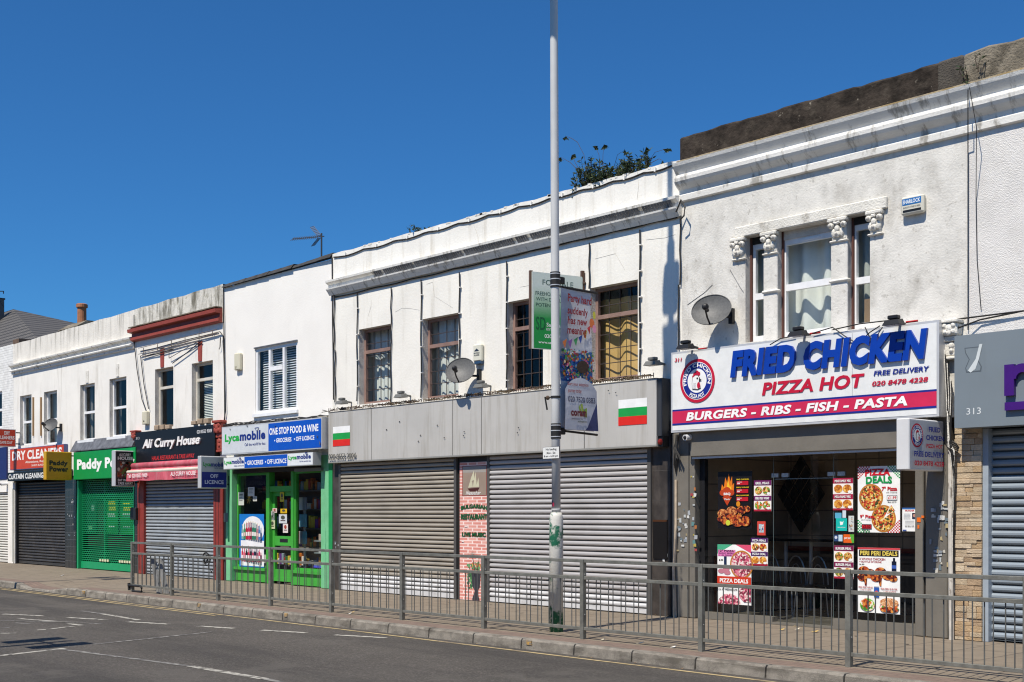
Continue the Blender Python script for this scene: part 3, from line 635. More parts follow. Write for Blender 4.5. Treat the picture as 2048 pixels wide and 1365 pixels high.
def console(parent, x0, x1, z0, z1, d, mat, name="console"):
    m_ = MB(); h = z1 - z0; m_.box(x0 - .02, x1 + .02, -d - .03, 0, z1 - h * .08, z1, mat, .008); m_.box(x0, x1, -d, 0, z1 - h * .4, z1 - h * .08 - .002, mat, .02)
    m_.box(x0 + .01, x1 - .01, -d * .75, 0, z1 - h * .55, z1 - h * .4 - .002, mat, .01); m_.box(x0, x1, -d * .6, 0, z0 + h * .08, z1 - h * .55 - .002, mat, .015); m_.box(x0 - .01, x1 + .01, -d * .7, 0, z0, z0 + h * .08 - .002, mat, .01)
    xm = (x0 + x1) / 2; w = x1 - x0
    for k, (dx, dz, r) in enumerate(((0, .22, .26), (-.28, .15, .17), (.28, .15, .17), (0, .33, .2), (-.25, .31, .16), (.25, .31, .16), (0, .65, .2), (0, .78, .16))): m_.ball((xm + dx * w, -d * (.98 if dz < .4 else .6), z1 - h * dz), (w * r, .03, w * r), mat, 8)
    return m_.build(name, parent)
console(b3, X(265, .1), X(275, .1), zat(265, 900, .1), zat(265, 862, .1), .14, m_rust); console(b3, X(431, .1), X(445, .1), zat(431, 905, .1), zat(431, 842, .1), .16, m_rust)
th, ar = psign("projecting_sign", "black take away sign with food photo hanging beside the green sign", 230, 270, 223, 901, 973, .12, m_alu, C('18181a'))
ar.tx("ALI CURRY", .18, .05, .82, .14, C('c8c4c0'), .02); ar.tx("HOUSE", .1, .15, .92, .25, C('c8c4c0'), .04); ar.r(.06, .27, .94, .78, C('3a3634'))
ar.blob(.08, .3, .92, .76, [C('6e1f12'), C('8a3a1a'), C('3c1510'), C('8c8a80'), C('55602a')], 60, .09, rnd); ar.tx("EAT IN OR", .1, .81, .8, .88, C('c8c4c0'), .03); ar.tx("TAKE AWAY", .1, .90, .93, .98, C('c8c4c0'), .03); done(th, ar)

# --- convenience store
b4 = house("plain_white_house", "bright white rendered house with one wide window above the green food and wine shop", 3)
zt = zat(448, 571); zt2 = zat(664, 509)
H4 = [hole(510.6, 594.6, 698.5, 829)]
wall(b4, "upper_wall", XB[3], XB[4], 2.75, (zt + zt2) / 2 - .08, H4, m_white2, .12, m_white)
shell(b4, XB[3], XB[4], zt - .2)
mb = MB(); n = 9; rr = random.Random(5)
for i in range(n):
    xa, xc = XB[3] + (XB[4] - XB[3]) * i / n, XB[3] + (XB[4] - XB[3]) * (i + 1) / n; za, zb = (zt + (zt2 - zt) * j / n for j in (i, i + 1))
    k = rr.uniform(-.01, .02); mb.add([(xa, -.05 - k, za - .07), (xc + .02, -.06 - k, zb - .075), (xc + .02, .0, zb + .01 + k), (xa, .0, za + k), (xa, .4, za + .06), (xc, .4, zb + .06)], [(0, 1, 2, 3), (3, 2, 5, 4)], m_felt)
mb.build("roof_edge", b4)
w = window(b4, H4[0], .02, .07, mul=(1 / 3., 2 / 3.), sill=.05)
a, b, c, d = H4[0]; mb = MB(); mb.box(a + (b - a) / 3 + .04, a + (b - a) * 2 / 3 - .04, .005, .07, c + (d - c) * .66 - .045, c + (d - c) * .66 + .045, m_upvc); mb.build("transom", w)
mb = MB()
for k in range(int((d - c - .1) / .052)):
    z = c + .06 + k * .052; mb.quad((a + .05, .16, z), (b - .05, .16, z), (b - .05, .195, z + .032), (a + .05, .195, z + .032), m_upvc)
mb.build("blind", w)
mb = MB(); mb.box(a - .02, b + .02, -.03, .02, d + .002, d + .03, m_lead); mb.build("drip_strip", b4)
mb = MB(); a, b, z0, z1 = RC(474, 485, 708, 742, .01); mb.box(a, b, -.09, -.004, z0, z1, m_cream, .02); O = Vector((a + .03, -.092, z1 - .3)); mb.poly([O, O + UX * .1, O + Vector((.05, 0, -.1))], C('a8a088')); tag(mb.build("alarm_box"), "cream alarm box on the bright white wall left of the blinds window", "alarm box")
th, ar = fsign("shop_sign", "large grey and blue fascia sign advertising food and wine", 443.5, 644, 855, 911, .34, .22, m_alu, C('cbd0d4'), .025)
B = lambda *k: inpx(ar, *k)
q = B(537, 643, 840, 904, .34); ar.r(q[0], 0, 1, 1, C('0a50b8'))
m_lg, m_lb = C('1fa53a'), C('1c2f7c')
def lyca(ar, a0, b0, a1, b1, tag_=True):
    w = a1 - a0; h = b1 - b0; ar.tx("Lyca", a0, b0 + h * .22, a0 + w * .37, b0 + h * .8, m_lg, .045); ar.tx("mobile", a0 + w * .38, b0 + h * .15, a1, b0 + h * .68, m_lb, .045)
    if tag_: ar.tx("Call the world for less", a0 + w * .5, b0 + h * .83, a1, b0 + h, m_lb, .01)
    c = a0 + w * .8; pts = [(c + w * .05 * math.sin(t) ** 3, b0 + h * .07 - h * .10 * (math.cos(t) - .35 * math.cos(2 * t))) for t in [k * math.pi / 9 for k in range(18)]]; m_ = MB(); ar.g.tube([ar.p(x, y, 4) for x, y in pts + pts[:1]], .006, m_lb, 4)
lyca(ar, *B(450, 531, 862, 896, .34)); ar.tx("ONE STOP FOOD & WINE", *B(539, 637, 857, 871, .34), C('f2f4f6'), .03); ar.tx("• GROCERIES   • OFF LICENCE", *B(549, 629, 877.5, 886, .34), C('f2f4f6'), .02); done(th, ar)
th, ar = fsign("shop_sign", "narrow blue and white strip sign below the large food and wine fascia", 447, 626, 916, 939.5, .36, .2, m_alu, C('dfe3e4'), .012)
B = lambda *k: inpx(ar, *k)
q = B(489, 575, 914, 936, .36); ar.r(q[0], 0, q[2], 1, C('0a50b8')); lyca(ar, *B(449, 488, 918, 935, .36)); lyca(ar, *B(577, 622, 908, 926, .36)); ar.tx("• GROCERIES  • OFF LICENCE", *B(491, 573, 922, 931, .36), C('f2f4f6'), .02); done(th, ar)
mb = MB(); zz = zat(468, 945)
m_lgrn = M("pale_green_paint", (.17, .50, .25), .6, .1, 3, .1, 40, stain=(.05, .25, .12), samt=.7, sscale=(8, 8, 1.2), sth=(.58, .72)); m_bgrn = flat("bright_green_paint", (.055, .36, .045), .4)
mb.box(X(455), X(467), -.05, .2, 0, 2.75, m_lgrn, .01); mb.build_each("pilaster", b4); mb = MB(); mb.box(X(645.5), X(662), -.05, .2, 0, 2.75, m_lgrn, .01); mb.build_each("pilaster", b4)
mb = MB(); mb.box(X(449.5), X(455), -.02, .2, 0, 2.6, m_black); mb.box(X(662), XB[4] + .08, -.06, .2, 0, 2.75, flat("mid_green_paint", (.015, .28, .08), .5)); mb.build_each("pier", b4)
mb = MB(); mb.box(X(452), X(460), -.056, -.051, 1.35, 1.55, C('5c6a64')); mb.box(X(460), X(463), -.056, -.051, .9, 2.4, C('0c5a38')); mb.build_each("tape_patch", b4)
mb = MB(); mb.box(X(467), X(645.5), .02, .25, zat(468, 948), 2.75, m_black); mb.prism([(-.02, zat(468, 948)), (.02, zat(468, 948)), (.02, zat(468, 941)), (-.02, zat(468, 941))], X(467), X(645.5), C('2e2a26')); mb.build("shutter_box", b4)
mb = MB(); a, b, z0, z1 = RC(590, 643, 938, 944, .1); mb.box(a, b, -.12, .02, z0, z1, C('6a6a60')); mb.build("strip_light", b4)
ztop = zat(470, 948)
def frame(m_, a, b, c, d, y, fw, mat): 
    m_.box(a, a + fw, y, y + .06, c, d, mat); m_.box(b - fw, b, y, y + .06, c, d, mat); m_.box(a + fw, b - fw, y, y + .06, c, c + fw, mat); m_.box(a + fw, b - fw, y, y + .06, d - fw, d, mat)
lw = (X(468), X(528)); rw = (X(582), X(645)); dr = (X(528), X(582)); rz = zat(476, 1134)
for nm, (a, b) in (("shop_window", lw), ("shop_window", rw)):
    m_ = MB(); frame(m_, a + .003, b, rz, ztop, .08, .05, m_bgrn); o = m_.build(nm, b4); m_ = MB(); m_.quad((a, .11, rz), (b, .11, rz), (b, .11, ztop), (a, .11, ztop), m_gls); m_.build("pane", o)
    m_ = MB(); m_.box(a, b, .05, .2, .02, rz - .06, m_bgrn); m_.box(a - .02, b + .02, .0, .22, rz - .06, rz - .002, m_bgrn); m_.build("stall_riser", b4)
wl_ = [o for o in b4.children if o.name.startswith("shop_window")][0]
for q in ((477, 488, 985, 1011, 'c8ccc4'), (496, 509, 975, 993, 'd4d4cc'), (506, 514, 993, 1003, 'c0c0b8')): ar = Art(FRX(*q[:4], -.075)); ar.r(0, 0, 1, 1, C(q[4])); ar.r(.15, .15, .8, .25, C('6a6a68')); ar.r(.15, .4, .7, .46, C('8a8a88')); ar.r(.15, .6, .75, .66, C('8a8a88')); ar.g.build("notice", wl_)
m_ = MB(); c_ = P(498, 997, -.2)
for k in range(9): m_.tube([c_, c_ + Vector((.13 * math.cos(k * .7), .0, .13 * math.sin(k * .7)))], [.02, .004], flat("gold_foil", (.55, .38, .10), .3, metal=.7), 4)
m_.build("foil_star", wl_)
m_ = MB(); a, b = dr; m_.box(a, a + .12, .06, .2, 0, ztop, m_bgrn); m_.box(b - .1, b, .06, .2, 0, ztop, m_bgrn); m_.box(a + .12, b - .1, .07, .16, 2.02, 2.14, m_bgrn); m_.build_each("door_frame", b4)
m_ = MB(); a, b = a + .125, b - .105; frame(m_, a, b, .06, 2.015, .14, .09, m_bgrn); m_.box(a + .09, b - .09, .145, .19, .84, 1.05, m_bgrn); m_.box(a + .09, b - .09, .15, .19, .15, .32, m_bgrn); m_.box(a + .3, b - .25, .138, .146, .92, .99, m_black); dd = m_.build("shop_door", b4)
m_ = MB(); m_.quad((a + .05, .17, .1), (b - .05, .17, .1), (b - .05, .17, 2.0), (a + .05, .17, 2.0), m_gls); m_.build("pane", dd)
m_ = MB(); m_.box(a + .01, a + .05, .1, .14, 1.5, 1.6, m_alu); m_.build("lock", dd)
for q in ((545, 554, 1017, 1026, 'd8c0b8'), (560, 568, 985, 1004, 'd8c020'), (561, 574, 1018, 1027, 'd8b010'), (558, 574, 1029, 1047, 'c8ccd0'), (540, 550, 1041, 1058, 'c4c8a0'), (566, 576, 1048, 1066, 'e0d4d0'), (541, 549, 1025, 1041, '88908c')):
    ar = Art(FRX(*q[:4], -.12)); ar.r(0, 0, 1, 1, C(q[4])); ar.r(.2, .65, .8, .75, C('503830')); ar.c(.5, .35, .25, .22, C('a04030') if q[0] in (545, 566) else C('4a4a40')); ar.g.build("notice", dd)
# goods inside the store
def goods(m_, x0, x1, y, z, n, rnd, hmin=.1, hmax=.28, cols=('b03028', 'd8c040', '2860a0', 'e0e0dc', '287038', '703090', 'c87020', '202020', '90a8b8')):
    x = x0
    while x < x1 - .04:
        w = rnd.uniform(.05, .13); h = rnd.uniform(hmin, hmax); m_.box(x, min(x + w - .008, x1), y, y + .09, z, z + h, C(rnd.choice(cols)), .006); x += w
rr = random.Random(11)
sh = thing("stock_shelves", "dark shelves of mixed goods behind the window panes of the green shop", "shelves", ((lw[0] + rw[1]) / 2, .75, 0))
m_ = MB(); x0, x1 = XB[3] + .3, XB[4] - .3
for k in range(5): m_.box(x0, x1, .75, 1.05, .35 + k * .42, .38 + k * .42, m_int)
m_.box(x0, x1, 1.05, 1.07, 0, 2.5, m_int); m_.build("shelf", sh); m_ = MB()
for k in range(5): goods(m_, x0 + .05, x1 - .05, .81, .382 + k * .42, 60, rr)
m_.build("goods", sh)
a, b, z0, z1 = RC(596, 616, 1018, 1090, -.45)
rk = thing("display_rack", "tall revolving rack of phone accessories inside the right window of the green shop", "rack", ((a + b) / 2, .5, rz)); m_ = MB(); m_.tube([((a + b) / 2, .5, rz), ((a + b) / 2, .5, z1 + .25)], .03, m_alu, 8); m_.build("pole", rk); m_ = MB()
for k in range(3):
    for j in range(3): x = a + .02 + (b - a) * j / 3; m_.box(x, x + .13, .38, .42, z0 + .02 + k * .37, z0 + .3 + k * .37, C(rr.choice(('d8dcdc', '70b0c8', 'd88078', 'c8ccd0', '8890a0'))), .008)
m_.build("blister_packs", rk)
ds = thing("window_shelf", "glass display shelf with small boxed goods low in the right shop window", "shelf", ((rw[0] + rw[1]) / 2, .3, rz))
a, b = X(612), X(641); m_ = MB()
for y_ in (1082, 1106, 1130): z = zat(612, y_); m_.box(a, b, .2, .5, z - .015, z, C('9aa6a8'))
m_.build("shelf", ds); m_ = MB()
for y_ in (1082, 1106): goods(m_, a + .02, b - .02, .3, zat(612, y_) + .002, 9, rr, .05, .16, ('d0d0cc', 'a8a8a4', '604838', '303438', 'b0a090'))
goods(m_, a + .02, b - .02, .3, zat(612, 1130) + .002, 9, rr, .05, .2, ('a07038', '604020', '404a90', '907048')); m_.build("goods", ds)
m_ = MB(); m_.box(a, b, .19, .2, zat(612, 1136), zat(612, 1132), C('5a5ae0')); m_.build("price_strip", ds)
def poster(name, label, x0, x1, yt, yb, d, base, cat="poster", thick=.006):
    O, u, w, h = FRX(x0, x1, yt, yb, d); ar = Art((O, u, w, h), .0006); th = thing(name, label, cat, (O.x + w / 2, -d + thick, O.z))
    m_ = MB(); m_.box(O.x, O.x + w, -d + .0003, -d + thick, O.z, O.z + h, base); m_.build("board", th); ar.r(0, 0, 1, 1, base); return th, ar
th, ar = poster("window_poster", "blue drinks poster with rows of bottles in the left window of the green shop", 479, 528, 1028.5, 1133, -.06, C('1673c4'))
ar.c(.55, .30, .45, .26, C('e8e8ea'), 20); ar.r(.06, .5, 1, .98, C('e8e8ea'))
for i in range(9): 
    x = .13 + .095 * i; h = .25 + .1 * math.sin(math.pi * (i + 1) / 10); cc = C(('7fa8a0', '3a8a60', 'b02030', 'c03058', '80203a', '2f7a5c', '2f7a5c', 'b07880', '4a78b0')[i]); ar.r(x - .04, .48 - h * .6, x + .04, .48, cc); ar.c(x, .48 - h * .6, .04, .025, cc, 12); ar.r(x - .013, .48 - h * .95, x + .013, .48 - h * .6, cc); ar.r(x - .016, .48 - h, x + .016, .48 - h * .93, C('d8c8b0')); ar.r(x - .034, .48 - h * .42, x + .034, .48 - h * .2, C(('e8e4dc', 'd8b8b0', 'e8e0e0')[i % 3]))
    for row in (0,): cc = C(('c83050', 'd86078', '201820', 'c02848', '282020', 'b03858', '182038', '7a5060', 'c04060')[i]); ar.r(x - .038, .72 + .02 * (i % 2), x + .038, .90, cc); ar.c(x, .72 + .02 * (i % 2), .038, .022, cc, 12); ar.r(x - .013, .60 + .03 * (i % 3), x + .013, .72, cc); ar.r(x - .032, .78, x + .032, .85, C(('e8d8d8', 'd0a0a8', 'e0e0e4')[i % 3]))
done(th, ar)
console(b4, X(646, .1), X(660, .1), zat(646, 880, .1), zat(646, 834, .1), .17, m_stone)
mb = MB()
for k in range(5):
    pts = []; 
    for i in range(26): x = 447 + i * 8.4; pts.append(P(x, 853 - (x - 447) * .089 + 3 * math.sin(i * 1.3 + k * 2) * rr.random() - k * .8, .1 + .03 * k))
    mb.tube(pts, .011, m_cable, 4)
for x0, x1, dy in ((455, 465, 8), (540, 562, 10), (625, 645, 40), (630, 650, 55), (484, 505, 4)): mb.tube([P(x0, 852 - (x0 - 447) * .089, .2), P((x0 + x1) / 2, 852 - (x0 - 447) * .089 + dy, .36), P(x1, 850 - (x1 - 447) * .089 + dy * .3, .2)], .008, m_cable, 4)
for x0 in (446.5, 664): mb.tube([P(x0, 580 if x0 < 500 else 515, .03), P(x0 + 1, 640, .04), P(x0 + 2, 700, .03), P(x0 + 3, 845 if x0 < 500 else 800, .04)], .014, m_cable, 5)
mb.build_each("cable", b4)
th, ar = psign("projecting_sign", "grey and blue box sign for an off licence hanging left of the green shop", 401.5, 455, 395, 912, 977, .12, m_alu, C('8f979c'))
ar.r(0, .49, 1, 1, C('16246e')); ar.tx("Lyca", .06, .17, .36, .34, C('1a7a35'), .045); ar.tx("mobile", .36, .16, .97, .31, C('1c2f6c'), .045); ar.tx("Call the world for less", .5, .34, .97, .38, C('1c2f6c'), .01)
ar.tx("OFF", .34, .56, .66, .69, C('a8b0c8'), .03); ar.tx("LICENCE", .12, .76, .88, .89, C('a8b0c8'), .03); done(th, ar)

# --- closed restaurant, double width
b5 = house("long_restaurant_house", "long white stucco building with tall brown barred windows over two closed grey shutters", 4)
zt, zt2 = zat(666, 509), zat(1364, 319); zc0 = zat(668, 590); 
H5 = [hole(718, 781, 659.7, 810), hole(845, 917, 639, 799), hole(1015, 1086, 605, 784), hole(1180, 1275.6, 577, 764)]
wall(b5, "upper_wall", XB[4], XB[5], 2.8, zc0, H5, m_shop, .22, m_reveal)
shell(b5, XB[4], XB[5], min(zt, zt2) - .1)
mb = MB(); n = 26
for i in range(n):
    xa, xc = XB[4] + (XB[5] - XB[4]) * i / n, XB[4] + (XB[5] - XB[4]) * (i + 1) / n; za, zb = (zt + (zt2 - zt) * j / n + .012 * math.sin(j * 2.1) for j in (i, i + 1))
    mb.quad((xa, -.012, zc0), (xc, -.012, zc0), (xc, -.012, zb), (xa, -.012, za), m_parap); mb.quad((xa, -.012, za), (xc, -.012, zb), (xc, .28, zb), (xa, .28, za), m_stone); mb.quad((xa, .28, za), (xc, .28, zb), (xc, .28, zc0), (xa, .28, zc0), m_parap)
rr = random.Random(9)
for k in range(26):
    x = XB[4] + .2 + rr.random() * (XB[5] - XB[4] - .5); z = zt + (zt2 - zt) * (x - XB[4]) / (XB[5] - XB[4]); s_ = rr.uniform(.05, .16); mb.box(x, x + s_, -.016, .2, z - .02, z + rr.uniform(.006, .016), m_stone)
mb.build("parapet", b5)
mb = MB(); mb.prism([(0, zc0), (-.05, zc0 - .02), (-.10, zc0 + .05), (-.135, zc0 + .09), (-.14, zc0 + .115), (-.07, zc0 + .125)] + [(-.075, zc0 + .19), (-.15, zc0 + .235), (-.155, zc0 + .275), (0, zc0 + .30)], XB[4] - .04, XB[5] - .005, m_cornice)
mb.build("cornice", b5)
mb = MB(); x = XB[4] + 1.6
while x < XB[5] - .1:
    w = rr.uniform(.05, .07)
    if rr.random() < .975: mb.add([(x, -.078, zc0 + .14), (x + w - .012, -.078, zc0 + .14), (x + w - .012, -.152, zc0 + .225), (x, -.152, zc0 + .225)], [(0, 1, 2, 3)], m_lead)
    x += w
mb.build("exposed_tile_course", b5)["kind"] = "stuff"
for i, h in enumerate(H5):
    w = window(b5, h, .13, .055, m_wood, tr=((.70, .66, .70, .69)[i],), bars=(4, 6))
    if i in (0, 1): 
        curtain(w, h[0] + (-.34 if i == 0 else -.45), h[1] - .02, h[2], h[2] + (h[3] - h[2]) * .72, .42, m_curt, .02, .2); curtain(w, h[0] - .35, h[1] - .02, h[2] + (h[3] - h[2]) * .58, h[3], .34, m_curt, .035, .18, "swag", lambda t: .12 * abs(math.sin(t * 7)))
    if i == 3: curtain(w, h[0] - .12, h[1] - .02, h[2], h[2] + (h[3] - h[2]) * .90, .37, m_gold, .03, .45)
cb = []
def vline(px, y0, y1): cb.append([P(px + (.8 * math.sin(k * 1.7)), y0 + (y1 - y0) * k / 6, .03) for k in range(7)])
for px, y0, y1 in ((782, 575, 659), (781.5, 659, 806)): vline(px, y0, y1)
for px, y0, y1 in ((714, 587, 803), (842, 560, 796), (918.5, 545, 720), (1013, 523, 776), (1178.5, 486, 578), (1279.5, 460, 745), (668, 590, 700), (670, 700, 805), (1360.5, 432, 570), (1357, 570, 700)): vline(px, y0, y1)
cb.append([P(px, 509 - (px - 666) * .2722 + 6 + 4 * abs(math.sin((px - 666) / 62 * math.pi)), .03) for px in range(667, 1360, 10)])
cb.append([P(px, 592 - (px - 666) * .2345 + 3 + 2 * abs(math.sin((px - 666) / 80 * math.pi)), .025) for px in range(668, 1362, 14)])
cb.append([P(x, y, .16) for x, y in ((1352, 425), (1362, 400), (1370, 415), (1368, 432), (1360, 440))])
for k, pts in enumerate(cb): mb = MB(); mb.tube(pts, .013, m_cable, 5); mb.build("cable", b5)
mb = MB()
for px, y0, y1 in ((714, 587, 803), (842, 560, 796), (918.5, 545, 720), (1013, 523, 776), (1279.5, 460, 745)):
    k = y0 + 30
    while k < y1: c = P(px, k, .045); mb.box(c.x - .02, c.x + .02, -.05, 0, c.z - .008, c.z + .008, m_white2); k += 52
for i in range(11): px = 690 + i * 62; c = P(px, 509 - (px - 666) * .2722 + 6, .04); mb.box(c.x - .015, c.x + .015, -.05, 0, c.z - .03, c.z + .03, m_white2)
mb.build("cable_clips", b5)
m_crk = flat('crack_shadow_line', (.42, .40, .36), .9); mb = MB()
for pts in (((852, 568), (866, 566), (869, 592), (880, 600), (905, 617)), ((742, 600), (741, 615), (737, 632)), ((790, 626), (805, 618), (822, 616), (840, 622)), ((1040, 575), (1065, 568), (1100, 545)), ((1190, 520), (1230, 508), (1250, 540)), ((1290, 480), (1330, 474), (1352, 470))):
    mb.tube([P(x + rr.uniform(-1.5, 1.5), y + rr.uniform(-2, 2), .001) for x, y in pts], .0026, m_crk, 4)
for pts in (((947, 450), (952, 462), (956, 474), (957, 500)), ((1275, 345), (1277, 375), (1274, 400))): mb.tube([P(x, y, .013) for x, y in pts], .003, m_crk, 4)
mb.build_each("render_crack", b5)
# plant tufts on the parapet
def shrub(name, label, pts, base, nleaf, seed, lsize=.07, twigs=()):
    r = random.Random(seed); th = thing(name, label, "plant", base)
    leaf = [M("leaf_%d" % i, c, .6, .2, 12) for i, c in enumerate(((.035, .06, .018), (.06, .085, .03), (.022, .04, .014)))]; st = MB(); lf = MB()
    m_twig = flat("twig_bark", (.07, .05, .035), .9)
    for (cx, cy, cz, rx, rz, n_) in pts:
        for k in range(n_):
            root = Vector((cx + r.uniform(-.5, .5) * rx, cy + r.uniform(-.1, .1), min(base[2] + (cx - base[0]) * .18, cz - .12) - .05)); tip = Vector((cx + r.uniform(-1, 1) * rx, cy + r.uniform(-.25, .25), cz + r.uniform(-.6, 1) * rz)); mid = root.lerp(tip, .5) + Vector((r.uniform(-.06, .06), 0, .05)); st.tube([root, mid, tip], [.007, .005, .002], m_twig, 4)
            for j in range(nleaf):
                t = r.uniform(.12, 1); p = (root.lerp(mid, t * 2) if t < .5 else mid.lerp(tip, t * 2 - 1)); d = Vector((r.uniform(-1, 1), r.uniform(-1, 1), r.uniform(-.4, .9))).normalized(); sd = d.cross(Vector((r.uniform(-1, 1), r.uniform(-1, 1), r.uniform(-1, 1)))).normalized(); L_ = lsize * r.uniform(.6, 1.3)
                lf.quad(p, p + d * L_ * .5 + sd * L_ * .16, p + d * L_, p + d * L_ * .5 - sd * L_ * .16, r.choice(leaf))
    for tw in twigs: st.tube(tw, [.006] + [.004] * (len(tw) - 2) + [.002], m_twig, 4); [lf.quad(tw[-1], tw[-1] + Vector((r.uniform(-.09, .09), 0, r.uniform(-.1, .03))), tw[-1] + Vector((r.uniform(-.1, .1), .02, -.06)), tw[-1] + Vector((0, .02, -.03)), leaf[2]) for _ in range(6)]
    st.build("stems", th); lf.build("foliage", th); return th
pp = lambda x, y: P(x, y, -.14)
c = pp(1240, 352); Pt = []
for x, y, rx, rz, n_ in ((1166, 355, .16, .2, 16), (1180, 340, .15, .26, 18), (1198, 350, .2, .14, 16), (1216, 345, .22, .16, 18), (1238, 338, .22, .16, 18), (1260, 332, .2, .16, 14), (1276, 318, .12, .16, 5), (1300, 310, .1, .14, 4)):
    q = pp(x, y); Pt.append((q.x, q.y, q.z, rx, rz, n_))
tw = [[pp(*q) for q in s_] for s_ in (((1175, 350), (1168, 310), (1155, 285), (1143, 277), (1132, 273)), ((1160, 345), (1140, 325), (1122, 315)), ((1270, 345), (1285, 315), (1292, 296)), ((1290, 335), (1310, 305), (1333, 298)), ((1200, 345), (1198, 310), (1190, 292)), ((1205, 350), (1206, 310), (1208, 290)), ((1225, 345), (1235, 310), (1250, 300)), ((1165, 350), (1150, 325), (1145, 310)), ((1295, 330), (1318, 318), (1326, 322)))]
shrub("buddleia_bush", "large wiry green bush growing on the parapet right of the tall lamp column", Pt, (c.x, .14, zat(1240, 368)), 34, 4, .075, tw)
c = pp(836, 458); Pt = []
for x, y, rx, rz, n_ in ((838, 460, .12, .06, 4), (826, 464, .06, .03, 2), (850, 457, .05, .03, 2)): q = pp(x, y); Pt.append((q.x, q.y, q.z, rx, rz, n_))
shrub("parapet_weed", "small weed tuft on the long parapet left of the tall lamp column", Pt, (c.x, .14, zat(836, 470)), 12, 6, .09)
# fascia
m_fas = M("pale_grey_aluminium", (.49, .475, .445), .42, .05, 1.5, stain=(.33, .305, .26), samt=.6, sscale=(7, 7, .5), sth=(.46, .70))
th, ar = fsign("shop_sign", "blank pale grey metal fascia with two white green and red flags", 657, 1313, 825, 927, .22, .20, m_fas, m_fas, .0)
B = lambda *k: inpx(ar, *k); jt = C('4a4946')
for px in (743, 905.5, 963, 1169): u = (X(px, .22) - ar.O.x) / ar.w; ar.r(u - .0006, 0, u + .0006, 1, jt)
ar.r(0, 0, 1, .012, C('6a675f')); ar.r(0, .975, 1, 1, C('8e8d88'))
for px, py in ((774, 860), (800, 844), (842, 871), (838, 883), (876, 851), (890, 876), (930, 864), (929, 872), (1039, 856), (1037, 866), (1219, 782), (1234, 786)): q = B(px - 1.2, px + 1.2, py - 1.2, py + 1.4, .22); ar.c((q[0] + q[2]) / 2, (q[1] + q[3]) / 2, (q[2] - q[0]) / 2, (q[3] - q[1]) / 2, m_black, 8)
done(th, ar)
fm = MB()
for nm, (x0, x1, yt, yb) in (("flag", (666, 700, 854.6, 893.5)), ("flag", (1237, 1294, 800.8, 852))):
    f2 = Art(FRX(x0, x1, yt, yb, .223)); f2.r(0, 0, 1, 1 / 3, C('eeeeec')); f2.r(0, 1 / 3, 1, 2 / 3, C('1f9a46')); f2.r(0, 2 / 3, 1, 1, C('d92a1e')); f2.g.build(nm, th)
ar.t = TL(); ar.tx("020 8553 2004", *B(660, 714, 909, 920, .22), C('77756e'), .0, .15, .01); ar.t.build("lettering", th)
mb = MB(); x = XB[4] + .15
while x < X(1310, .2):
    z = P(1313, 754.4, .22).z; mb.box(x - .004, x + .004, -.2, -.19, z, z + .075 * rr.uniform(.5, 1), flat("rusty_spike", (.13, .08, .05), .8)); x += .035 + .02 * rr.random()
for k in range(130):
    x = XB[4] + .2 + rr.random() * 8.4; p = [Vector((x + rr.uniform(-.4, .4) * q, -.1 - rr.random() * .1, z + .01 + rr.uniform(0, .06))) for q in (0, .5, 1)]; mb.tube(p, .007, rr.choice((flat("dead_twig", (.16, .12, .07), .9), m_cable)), 4)
mb.build("pigeon_spikes", th)['kind'] = 'stuff'
mb = MB(); a, b = X(1313, .22), X(1330, .02); z0, z1 = P(1313, 893.7, .22).z, P(1313, 754.4, .22).z
mb.box(a + .004, a + .10, -.21, -.02, z0 + .16, z1 - .02, C('3a3c40')); mb.box(a + .004, a + .10, -.19, -.03, z0, z0 + .156, m_black); mb.ball((a + .05, -.18, z0 + .07), .05, C('7a1810'), 6); mb.build("return_panel", th)
# shutters, pilaster panel
m_s1 = M("taupe_steel_shutter", (.385, .345, .285), .45, .06, 1.5, metal=.2, stain=(.27, .245, .205), samt=.6, sscale=(.9, 1, 2.2), sth=(.5, .7))
m_s2 = M("lilac_grey_steel_shutter", (.475, .455, .445), .45, .05, 1.5, metal=.2, stain=(.36, .345, .325), samt=.55, sscale=(.9, 1, 2.2), sth=(.5, .7))
m_low = M("repainted_shutter", (.60, .60, .60), .5, .08, 4, stain=(.36, .34, .32), samt=.6, sscale=(3, 3, 9), sth=(.5, .7))
zs = zat(686, 928)
shutter(b5, X(686), X(917), .015, zs, -.055, m_s1, m_low, .36, .079); shutter(b5, X(983.5), X(1305), .015, zs, -.055, m_s2, m_low, .30, .085)
mb = MB()
for px in (686, 917, 983.5, 1305): x = X(px); mb.box(x - .035, x + .035, -.085, .1, 0, zs, flat("steel_guide", (.09, .085, .08), .45))
mb.build_each("shutter_guide", b5)
mb = MB(); mb.box(X(663) + .05, X(686) - .036, -.05, .25, 0, 2.8, m_slab); mb.build_each("pilaster", b5); mb = MB(); mb.box(X(917) + .036, X(983.5) - .036, -.04, .25, 0, 2.7, C('2c2a28')); mb.build_each("pilaster", b5)
mb = MB(); mb.box(X(1305) + .036, X(1345), -.05, .3, 0, 2.8, m_slab)
for z in (.55, 1.15, 1.75, 2.2): mb.box(X(1305) + .045, X(1345) - .005, -.052, -.05, z, z + .006, C('5a5650'))
mb.build_each("pilaster", b5)
stickers(b5, 667, 682, 1045, 1100, .053, 9, rnd); stickers(b5, 1308, 1336, 1045, 1135, .053, 14, rnd)
mb = MB(); a, b, z0, z1 = RC(1310, 1338, 1040, 1052, .02); mb.box(a, b, -.068, -.051, z0 - .5, z1, C('16120e')); mb.box(a, b, -.072, -.051, z1 - .03, z1, C('4a2c14')); mb.build("meter_box", b5)
mb = MB(); mb.box(XB[4] + .1, X(1345), -.03, .15, zs, 2.95, m_black); mb.build("shutter_box", b5)
